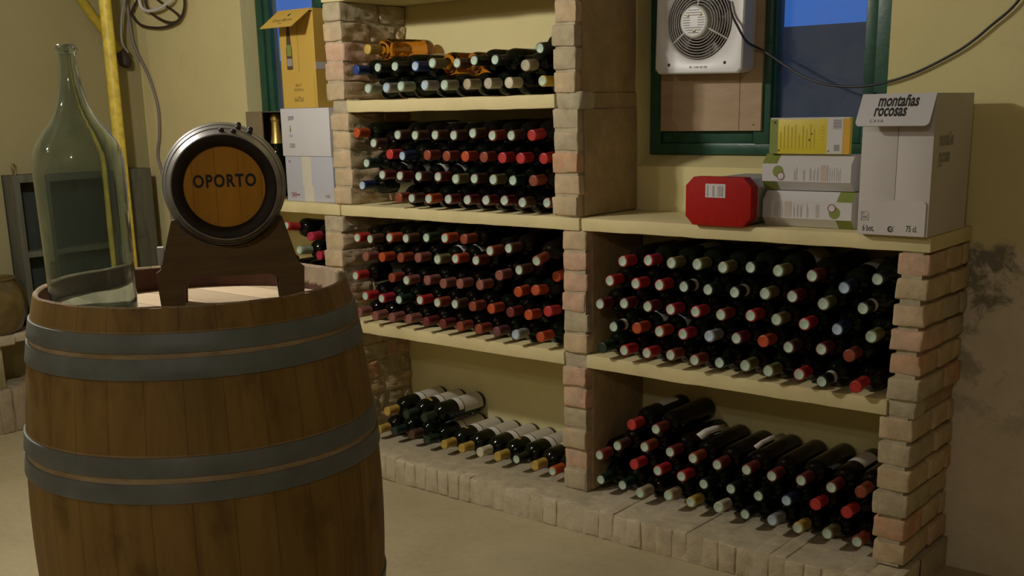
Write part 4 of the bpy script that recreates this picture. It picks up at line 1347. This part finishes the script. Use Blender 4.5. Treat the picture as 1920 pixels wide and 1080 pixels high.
for (px, pz) in ((-0.026, 0.017), (0.016, 0.019), (-0.003, -0.027)):
    bm = bmesh.new()
    add_lathe(bm, [(0.0045, 0.0), (0.0040, 0.0022), (0.001, 0.0025)], 12, mat=Matrix.Translation((px, -0.106, pz)) @ Matrix.Rotation(PI/2, 4, 'X'), cap1=True)
    obj('screw', bm, m_screw, hub)
for k in range(5):
    bm = bmesh.new()
    a0 = 2*PI*k/5
    vs_ = []
    for j in range(7):
        r_ = 0.046+0.054*j/6
        w_ = 0.22+0.16*j/6
        vs_.append((bm.verts.new((r_*math.cos(a0-w_), -0.030, r_*math.sin(a0-w_))), bm.verts.new((r_*math.cos(a0), -0.042, r_*math.sin(a0))), bm.verts.new((r_*math.cos(a0+w_), -0.055, r_*math.sin(a0+w_)))))
    for p, q in zip(vs_[:-1], vs_[1:]):
        for c in (0, 1):
            bm.faces.new((p[c], p[c+1], q[c+1], q[c]))
    o = obj('blade', bm, m_blade, fan)
    md = o.modifiers.new('thick', 'SOLIDIFY'); md.thickness = 0.002
for (px, pz) in ((-0.098, -0.122), (0.092, -0.118)):
    bm = bmesh.new()
    add_lathe(bm, [(0.005, 0.0), (0.0042, 0.001), (0.001, 0.0012)], 12, mat=Matrix.Translation((px, yf_, pz)) @ Matrix.Rotation(PI/2, 4, 'X'), cap1=True)
    obj('screw', bm, m_fandark, fan)
bm = bmesh.new()
for (px, w_) in ((-0.022, 0.010), (-0.010, 0.004), (0.000, 0.012), (0.014, 0.010), (0.028, 0.012)):
    add_box(bm, px-w_/2, px+w_/2, yf_-0.0003, yf_+0.0004, -0.133, -0.127)
obj('maker_mark', bm, m_paleink, fan, smooth=False)

cable('black_cable', [(0.402, 0.277, 1.575), (0.414, 0.275, 1.536), (0.436, 0.270, 1.502), (0.456, 0.290, 1.460), (0.479, 0.345, 1.436), (0.547, 0.330, 1.398), (0.613, 0.315, 1.363), (0.664, 0.308, 1.343), (0.714, 0.305, 1.331), (0.776, 0.303, 1.325),
                      (0.837, 0.300, 1.329), (0.895, 0.300, 1.340), (0.951, 0.302, 1.358), (1.005, 0.302, 1.382), (1.057, 0.302, 1.409), (1.095, 0.302, 1.435), (1.132, 0.302, 1.466), (1.168, 0.302, 1.495), (1.191, 0.302, 1.521), (1.215, 0.302, 1.56), (1.26, 0.302, 1.66), (1.33, 0.302, 1.80)],
      0.0035, m_blackcable, 'black cable sagging from the fan across the window to the right wall', 5)
paper('curled_label', [(0.458, 0.045, 0.338), (0.461, 0.085, 0.345), (0.464, 0.13, 0.344), (0.470, 0.19, 0.338)], (0.016, 0.004, -0.014), 'curled white paper label on a bottle, lower right bay, nearer the middle pillar')
paper('curled_label', [(0.643, 0.050, 0.334), (0.647, 0.085, 0.342), (0.652, 0.13, 0.345), (0.660, 0.20, 0.340)], (0.009, 0.004, -0.010), 'narrow white paper label on a bottle, lower right bay, nearer the right pillar')

# ------------------------------------------------------------------ cartons and boxes
def card(name, parent, x0, x1, y0, y1, z0, z1, mat, bev=0.002):
    bm = bmesh.new()
    add_box(bm, x0, x1, y0, y1, z0, z1, bev)
    return obj(name, bm, mat, parent)
def flat(name, parent, mat, rects, y, t=0.00014):
    """thin print standing on a front face at depth y"""
    bm = bmesh.new()
    for (x0, x1, z0, z1) in rects:
        add_box(bm, x0, x1, y-t, y+t, z0, z1)
    return obj(name, bm, mat, parent, smooth=False)
def rpoly(x0, x1, z0, z1, r, corners):
    """rectangle outline with some rounded corners (bl, br, tr, tl)"""
    P = []
    for (cx, cz, sx, sz, a0), on in zip(((x0, z0, 1, 1, 180), (x1, z0, -1, 1, 270), (x1, z1, -1, -1, 0), (x0, z1, 1, -1, 90)), corners):
        if not on:
            P.append((cx, cz)); continue
        for k in range(7):
            a = math.radians(a0+90*k/6)
            P.append((cx+sx*r+r*math.cos(a), cz+sz*r+r*math.sin(a)))
    return P
ZS = 0.963
# tall white cava carton on the right
bx = thing('wine_carton', 'tall white carton with a folded-down top flap and black lettering, at the right shelf end', 'carton', (1.0325, 0.11, ZS), 0.0)
w2, d2, hh = 0.0875, 0.135, 0.338
bm = bmesh.new()
tk = 0.003
add_box(bm, -w2, -w2+tk, -d2+tk, d2, 0, hh); add_box(bm, w2-tk, w2, -d2+tk, d2, 0, hh); add_box(bm, -w2+tk, w2-tk, d2-tk, d2, 0, hh)
add_box(bm, -w2+tk, w2-tk, -d2+tk, d2-tk, 0, tk); add_box(bm, -w2+tk, w2-tk, -d2+0.03, d2-tk, hh-tk, hh)
add_box(bm, -w2, 0.002, -d2, -d2+tk, 0.0, hh-0.012, 0.0008)
add_box(bm, 0.0030, w2, -d2, -d2+tk, 0.0, hh-0.012, 0.0008)
obj('carton_body', bm, m_white2, bx)
bm = bmesh.new()
add_prism(bm, rpoly(-w2+0.002, w2-0.006, 0.001, 0.086, 0.010, (0, 0, 1, 1)), -d2-0.0035, -d2-0.0005)
lowp = obj('lower_panel', bm, m_white2, bx)
bm = bmesh.new()
add_prism(bm, rpoly(-w2-0.002, w2+0.002, -0.086, 0.0, 0.012, (1, 1, 0, 0)), -0.0015, 0.0015)
flap = obj('top_flap', bm, m_white, bx)
flap.location = (0, -d2-0.002, hh)
flap.rotation_euler = (math.radians(-30), 0, 0)
text_mesh('printed_lettering', 'montañas', 0.045, m_black, flap, (0.004, -0.0017, -0.020), FRONT, 0.56, bold=0.0014)
text_mesh('printed_lettering', 'rocosas', 0.045, m_black, flap, (-0.010, -0.0017, -0.046), FRONT, 0.56, bold=0.0014)
text_mesh('printed_lettering', 'CAVA', 0.012, m_brownink, flap, (-0.038, -0.0017, -0.0735), FRONT, 0.9, space=1.3)
text_mesh('printed_lettering', '6 bot.', 0.021, m_black, lowp, (-0.058, -d2-0.0037, 0.016), FRONT, 0.6, bold=0.0003)
text_mesh('printed_lettering', '75 cl.', 0.021, m_black, lowp, (0.050, -d2-0.0037, 0.018), FRONT, 0.62, bold=0.0003)
bm = bmesh.new()
MT = Matrix.Translation((-0.002, -d2-0.0034, 0.016)) @ Matrix.Rotation(PI/2, 4, 'X')
seg = 20
a_ = [bm.verts.new(MT @ Vector((0.0075*math.cos(math.radians(60+300*k/seg)), 0.0075*math.sin(math.radians(60+300*k/seg)), 0.0004))) for k in range(seg+1)]
b_ = [bm.verts.new(MT @ Vector((0.0045*math.cos(math.radians(60+300*k/seg))+0.0012, 0.0045*math.sin(math.radians(60+300*k/seg)), 0.0004))) for k in range(seg+1)]
for k in range(seg):
    bm.faces.new((a_[k], a_[k+1], b_[k+1], b_[k]))
bm.faces.new([bm.verts.new(MT @ Vector(p)) for p in ((-0.001, 0.0, 0.0005), (0.0015, -0.003, 0.0005), (0.011, 0.009, 0.0005), (0.002, 0.001, 0.0005))])
obj('recycling_mark', bm, m_black, lowp, smooth=False)
bm = bmesh.new()
for (x0, x1, z0, z1) in ((-0.078, -0.076, 0.036, 0.056), (-0.060, -0.058, 0.036, 0.054), (-0.078, -0.058, 0.035, 0.037), (-0.078, -0.062, 0.055, 0.057), (-0.074, -0.071, 0.040, 0.046), (-0.070, -0.067, 0.040, 0.046), (-0.066, -0.063, 0.040, 0.047), (-0.076, -0.070, 0.050, 0.053)):
    add_box(bm, x0, x1, -d2-0.0038, -d2-0.0034, z0, z1)
obj('printed_badge', bm, m_greyink, lowp, smooth=False)
SIDE = (PI/2, 0, PI/2)
text_mesh('side_lettering', 'montañas', 0.046, m_greyink, bx, (w2+0.0003, -0.045, 0.230), SIDE, 0.55, bold=0.0020)
text_mesh('side_lettering', 'rocosas', 0.046, m_greyink, bx, (w2+0.0003, -0.055, 0.190), SIDE, 0.55, bold=0.0020)
text_mesh('side_lettering', 'CAVA', 0.013, m_greyink, bx, (w2+0.0003, -0.082, 0.168), SIDE, 0.9)

m_yellowprint = plain('ochre_small_print', (0.62, 0.495, 0.03), 0.5, 0, 0.06, 12)
# three gift boxes in a stack
def octa(c, y0, y1, z0, z1):
    return [(y0+c, z0), (y1-c, z0), (y1, z0+c), (y1, z1-c), (y1-c, z1), (y0+c, z1), (y0, z1-c), (y0, z0+c)]
def long_octa(bm, x0, x1, y0, y1, z0, z1, c):
    A = [bm.verts.new((x0, p, q)) for p, q in octa(c, y0, y1, z0, z1)]
    B = [bm.verts.new((x1, p, q)) for p, q in octa(c, y0, y1, z0, z1)]
    bm.faces.new(A); bm.faces.new(B[::-1])
    for k in range(8):
        bm.faces.new((A[k], B[k], B[(k+1) % 8], A[(k+1) % 8]))
    bmesh.ops.recalc_face_normals(bm, faces=list(bm.faces))
def band_octa(bm, x0, x1, faces, y0, y1, z0, z1, c, e=0.0004):
    """coloured print wrapped over chosen faces of the octagonal box (k = edge index)"""
    P = octa(c, y0-e, y1+e, z0-e, z1+e)
    for k in faces:
        p, q = P[k], P[(k+1) % 8]
        bm.faces.new([bm.verts.new(v) for v in ((x0, *p), (x1, *p), (x1, *q), (x0, *q))])
def disc(bm, x, z, y, r, r0=0.0, seg=28):
    o_ = [bm.verts.new((x+r*math.cos(2*PI*k/seg), y, z+r*math.sin(2*PI*k/seg))) for k in range(seg)]
    if r0 <= 0:
        bm.faces.new(o_)
    else:
        i_ = [bm.verts.new((x+r0*math.cos(2*PI*k/seg), y, z+r0*math.sin(2*PI*k/seg))) for k in range(seg)]
        for k in range(seg):
            bm.faces.new((o_[k], o_[(k+1) % seg], i_[(k+1) % seg], i_[k]))
OC = 0.024
def gift(name, label, x0, x1, zb, flip):
    Lh = (x1-x0)/2
    t = thing(name, label, 'gift box', ((x0+x1)/2, 0.09, zb), 0, 'white and green bottle boxes')
    y0, y1, z0, z1 = -0.048, 0.048, 0.0, 0.094
    bm = bmesh.new()
    long_octa(bm, -Lh, Lh, y0, y1, z0, z1, OC)
    obj('box_body', bm, m_white, t, smooth=False)
    s = -1 if flip else 1
    bm = bmesh.new()
    a, b_ = sorted((-s*Lh, -s*(Lh-0.042)))
    band_octa(bm, a, b_, (5, 4), y0, y1, z0, z1, OC)
    obj('green_corner', bm, m_greenink, t, smooth=False)
    bm = bmesh.new()
    band_octa(bm, a, b_, (7, 0), y0, y1, z0, z1, OC)
    obj('green_corner', bm, m_greenink, t, smooth=False)
    yy = y0-0.0005
    bm = bmesh.new(); disc(bm, -s*(Lh-0.046), 0.050 if not flip else 0.042, yy, 0.0155)
    obj('green_disc', bm, m_greenink, t, smooth=False)
    bm = bmesh.new(); disc(bm, -s*(Lh-0.054), 0.038 if not flip else 0.054, yy-0.0003, 0.0100)
    dd = obj('pale_disc', bm, m_white, t, smooth=False)
    bm = bmesh.new(); disc(bm, -s*(Lh-0.054), 0.038 if not flip else 0.054, yy-0.0005, 0.0108, 0.0088)
    obj('ring_print', bm, m_redink, dd, smooth=False)
    cols = [(-0.030, 0.006), (-0.004, 0.005), (0.014, 0.005), (0.024, 0.004), (0.034, 0.004), (0.070, 0.010), (0.088, 0.008)]
    for x_, w_ in cols:
        bm = bmesh.new()
        for j in range(2 if w_ < 0.006 else 3):
            xx = s*x_+(j-0.5)*w_*0.6
            add_box(bm, xx-0.0009, xx+0.0009, yy-0.00005, yy+0.0002, 0.028, 0.066-rnd.uniform(0, 0.014))
        obj('small_print', bm, m_paleink, t, smooth=False)
    bm = bmesh.new(); add_box(bm, s*0.052-0.010, s*0.052+0.010, yy-0.0001, yy+0.0004, 0.027, 0.068)
    obj('pink_panel', bm, m_pinkink, t, smooth=False)
    return t
gift('gift_box', 'white and green bottle box lying lowest of the stack beside the tall carton', 0.650, 0.900, ZS, True)
gift('gift_box', 'white and green bottle box in the middle of the stack, under the yellow box', 0.645, 0.893, ZS+0.096, False)
yb = thing('yellow_box', 'lemon yellow box with a green end, on top of the stack of white bottle boxes', 'box', (0.770, 0.093, ZS+0.1915))
card('box_body', yb, -0.111, 0.111, -0.042, -0.026, 0.0, 0.093, m_yellowbox, 0.0015)
flat('green_end', yb, m_greenink, [(-0.1112, -0.088, 0.0005, 0.0925)], -0.0422)
flat('white_panel', yb, m_white, [(0.050, 0.092, 0.0015, 0.0915)], -0.0422)
flat('orange_edge', yb, m_orangeprint, [(0.0925, 0.1112, 0.0005, 0.0925)], -0.0422)
flat('painted_edge_light', yb, m_white, [(-0.109, 0.109, 0.0895, 0.0929)], -0.0424)  # white strip paints the window light along the top edge
flat('bar_code', yb, m_greyink, [(0.066, 0.088, 0.064+k*0.0026, 0.0652+k*0.0026+(k % 3)*0.0004) for k in range(9)], -0.0428)
flat('bar_code', yb, m_greyink, [(0.070+k*0.0026, 0.0712+k*0.0026, 0.008, 0.024) for k in range(6)], -0.0428)
flat('small_print', yb, m_yellowprint, [(-0.082+k*0.0105, -0.079+k*0.0105, 0.014, 0.080-rnd.uniform(0, 0.03)) for k in range(10)]+[(0.030, 0.040, 0.020+k*0.008, 0.023+k*0.008) for k in range(7)], -0.0427)
flat('printed_dots', yb, m_brownink, [(-0.086, -0.082, 0.007, 0.011), (0.005, 0.009, 0.050, 0.053), (0.000, 0.004, 0.033, 0.039), (0.054, 0.057, 0.006, 0.010), (-0.100, -0.094, 0.078, 0.084)], -0.0429)

# red lidded box
rb = thing('red_gift_box', 'grey eight-sided box lying on its side with a red lid facing out', 'box', (0.546, 0.0, ZS))
def octx(hw, z0, z1, c):
    return [(-hw+c, z0), (hw-c, z0), (hw, z0+c), (hw, z1-c), (hw-c, z1), (-hw+c, z1), (-hw, z1-c), (-hw, z0+c)]
bm = bmesh.new(); add_prism(bm, octx(0.092, 0.003, 0.124, 0.022), 0.018, 0.27); obj('box_body', bm, m_silver, rb, smooth=False)
bm = bmesh.new(); add_prism(bm, octx(0.100, -0.0005, 0.131, 0.024), -0.020, 0.018, bev=0.0012); lid = obj('lid', bm, m_redcard, rb, angle=25)
lid['label'] = 'red lid with a white bar code sticker'
st_ = flat('sticker', lid, m_white, [(-0.038, 0.023, 0.076, 0.113)], -0.0203)
flat('bar_code', st_, m_greyink, [(-0.033, -0.0315, 0.079, 0.108), (-0.030, -0.029, 0.079, 0.108), (-0.016, -0.014, 0.079, 0.108), (-0.0125, -0.0105, 0.079, 0.108), (0.000, 0.0015, 0.079, 0.108), (0.004, 0.0065, 0.079, 0.108), (0.009, 0.0105, 0.079, 0.108), (0.0125, 0.0160, 0.079, 0.108)], -0.0207)

# cartons left of the rack
c1 = thing('white_carton', 'pale grey carton sealed with tape, lowest of the stack left of the rack', 'carton', (-1.197, 0.165, ZS))
card('carton_body', c1, -0.134, 0.132, -0.135, 0.13, 0.0, 0.166, m_greycard)
flat('tape', c1, m_tape, [(-0.040, 0.012, 0.058, 0.1660), (-0.033, 0.020, 0.0005, 0.058)], -0.1352)
text_mesh('printed_lettering', 'CRD', 0.015, m_redink, c1, (0.096, -0.1354, 0.022), FRONT, 0.9)
text_mesh('printed_lettering', 'RT', 0.014, m_redink, c1, (-0.108, -0.1354, 0.146), FRONT, 0.9)
flat('printed_bottle', c1, m_redink, [(-0.108, -0.106, 0.016, 0.032), (-0.108, -0.082, 0.030, 0.032), (-0.108, -0.082, 0.016, 0.018), (-0.083, -0.081, 0.016, 0.032), (-0.081, -0.060, 0.0225, 0.0265), (-0.100, -0.088, 0.021, 0.027)], -0.1354)
c2 = thing('white_carton', 'white carton printed 2009, on top of the taped grey carton', 'carton', (-1.206, 0.165, ZS+0.167))
card('carton_body', c2, -0.136, 0.136, -0.135, 0.13, 0.0, 0.174, m_white)
text_mesh('printed_lettering', '2009', 0.022, m_black, c2, (-0.078, -0.1354, 0.138), FRONT, 0.8)
text_mesh('printed_lettering', 'CRD', 0.022, m_black, c2, (-0.078, -0.1354, 0.038), FRONT, 0.75)
flat('printed_bottle', c2, m_greenink, [(-0.087, -0.080, 0.088, 0.102), (-0.0855, -0.0815, 0.102, 0.112)], -0.1354)
flat('small_print', c2, m_greyink, [(-0.092, -0.072, 0.076, 0.079), (-0.090, -0.074, 0.070, 0.073)], -0.1354)
c3 = thing('golden_carton', 'golden yellow cava carton with an open top flap, standing on the white cartons', 'carton', (-1.224, 0.118, ZS+0.342))
hw, hd, hz = 0.096, 0.086, 0.345
bm = bmesh.new()
add_box(bm, -hw, -hw+tk, -hd, hd, 0, hz); add_box(bm, hw-tk, hw, -hd, hd, 0, hz); add_box(bm, -hw+tk, hw-tk, hd-tk, hd, 0, hz)
add_box(bm, -hw+tk, hw-tk, -hd, -hd+tk, 0, hz-0.012); add_box(bm, -hw+tk, hw-tk, -hd+tk, hd-tk, 0, tk); add_box(bm, -hw+tk, hw-tk, -hd+0.035, hd-tk, hz-tk, hz)
obj('carton_body', bm, m_yellowcard, c3)
bm = bmesh.new()
add_prism(bm, [(-hw+0.006, 0.0), (-hw-0.004, -0.105), (hw-0.020, -0.105), (hw-0.002, 0.0)], -0.0012, 0.0012)
fl = obj('top_flap', bm, m_yellowcard, c3)
fl.location = (0, -hd-0.002, hz)
fl.rotation_euler = (math.radians(-52), 0, 0)
text_mesh('printed_lettering', 'Gran Barón', 0.024, m_brownink, fl, (-0.008, -0.0015, -0.064), FRONT, 0.95)
text_mesh('printed_lettering', 'CAVA', 0.009, m_brownink, fl, (-0.006, -0.0015, -0.084), FRONT, 0.95)
flat('printed_leaf', fl, m_black, [(-0.004, 0.006, -0.040, -0.030), (0.000, 0.008, -0.034, -0.026)], -0.0014)
text_mesh('printed_lettering', 'BRUT', 0.015, m_brownink, c3, (-0.004, -hd-0.0003, 0.080), FRONT, 0.85, space=1.15)
text_mesh('printed_lettering', 'RESERVA', 0.014, m_brownink, c3, (-0.004, -hd-0.0003, 0.064), FRONT, 0.85, space=1.15)
text_mesh('printed_lettering', '6x75cl.', 0.025, m_brownink, c3, (-0.004, -hd-0.0003, 0.030), FRONT, 0.75)
flat('carton_seam', c3, m_brownink, [(0.0035, 0.0047, 0.125, 0.31), (0.083, 0.084, 0.003, 0.112)], -hd-0.0001)
pb = []
bm = bmesh.new()
prof = [(0.005, 0.305), (0.0065, 0.297), (0.0055, 0.29), (0.007, 0.25), (0.012, 0.232), (0.0165, 0.205), (0.0165, 0.138), (0.0, 0.136)]
poly = [(-0.046+a_*1.0, z_) for a_, z_ in prof] + [(-0.046-a_, z_) for a_, z_ in prof[::-1]]
bm.faces.new([bm.verts.new((x_, -hd-0.0004, z_)) for x_, z_ in poly])
bmesh.ops.triangulate(bm, faces=list(bm.faces))
pbt = obj('printed_bottle', bm, m_brownink, c3, smooth=False)
flat('printed_green_glass', pbt, m_greenink, [(-0.058, -0.034, 0.185, 0.225)], -hd-0.0006, 0.0001)
flat('printed_label', pbt, m_greyink, [(-0.060, -0.032, 0.150, 0.176)], -hd-0.0006, 0.0001)
flat('white_tape', c3, m_white, [(hw-0.001, hw+0.0006, 0.135, 0.160)], -hd-0.0003)
bm = bmesh.new()
add_box(bm, hw+0.0002, hw+0.0008, -hd, 0.02, 0.135, 0.160)
obj('side_tape', bm, m_white, c3, smooth=False)

# dark open box holding a gold-necked bottle
db = thing('dark_box', 'dark brown open-fronted presentation box behind the keg, left of the white cartons', 'box', (-1.487, 0.160, ZS))
bm = bmesh.new()
zt_ = 0.333
add_box(bm, -0.130, -0.126, -0.075, 0.075, 0, zt_); add_box(bm, 0.112, 0.116, -0.075, 0.075, 0, zt_); add_box(bm, -0.126, 0.112, 0.071, 0.075, 0, zt_)
add_box(bm, -0.126, 0.112, -0.075, 0.071, 0, 0.004); add_box(bm, -0.126, 0.112, -0.075, 0.071, zt_-0.004, zt_)
obj('box_body', bm, m_darkbox, db, smooth=False)
bm = bmesh.new()
add_box(bm, -0.130, -0.030, -0.080, -0.0755, 0, zt_)
o = obj('front_panel', bm, plain('brown_card', (0.20, 0.155, 0.085), 0.7), db, smooth=False)
sb = thing('sparkling_bottle', 'gold-foiled sparkling wine bottle standing inside the dark box', 'bottle', (-1.523, 0.150, ZS+0.0045))
bm = bmesh.new()
add_lathe(bm, [(0.030, 0.004), (0.038, 0.0), (0.042, 0.006), (0.043, 0.02), (0.043, 0.13), (0.040, 0.155), (0.031, 0.185), (0.022, 0.215), (0.0185, 0.235)], 32, cap0=True, cap1=True)
obj('glass_body', bm, m_glassgreen, sb, angle=50)
bm = bmesh.new()
add_lathe(bm, [(0.0255, 0.205), (0.0215, 0.222), (0.0190, 0.240), (0.0165, 0.275), (0.0165, 0.288), (0.0185, 0.290), (0.0200, 0.297), (0.0195, 0.306), (0.0180, 0.312), (0.0155, 0.319), (0.0080, 0.3225)], 28, cap1=True)
obj('gold_foil', bm, m_foil, sb, angle=40)

# ------------------------------------------------------------------ light
def lamp(name, loc, power, rad, col):
    l = bpy.data.lights.new(name, 'POINT')
    l.energy = power
    l.shadow_soft_size = rad
    l.color = col
    o = bpy.data.objects.new(name, l)
    COL.objects.link(o)
    o.location = loc
    return o
WARM = (1.0, 0.955, 0.875)
lamp('bulb', (-0.78, -1.44, 1.99), 32, 0.04, WARM)
lamp('bulb', (-0.70, -1.50, 1.99), 32, 0.04, WARM)
lamp('unseen_light', (-0.90, -3.30, 2.28), 17, 0.06, WARM)
lamp('unseen_light', (2.20, -3.80, 2.30), 25, 0.06, WARM)  # unseen fill added behind the camera to brighten barrel and keg fronts

world = bpy.data.worlds.new('dusk')
scene.world = world
world.use_nodes = True
bg = world.node_tree.nodes['Background']
bg.inputs[0].default_value = (0.05, 0.24, 0.90, 1)
bg.inputs[1].default_value = 0.55
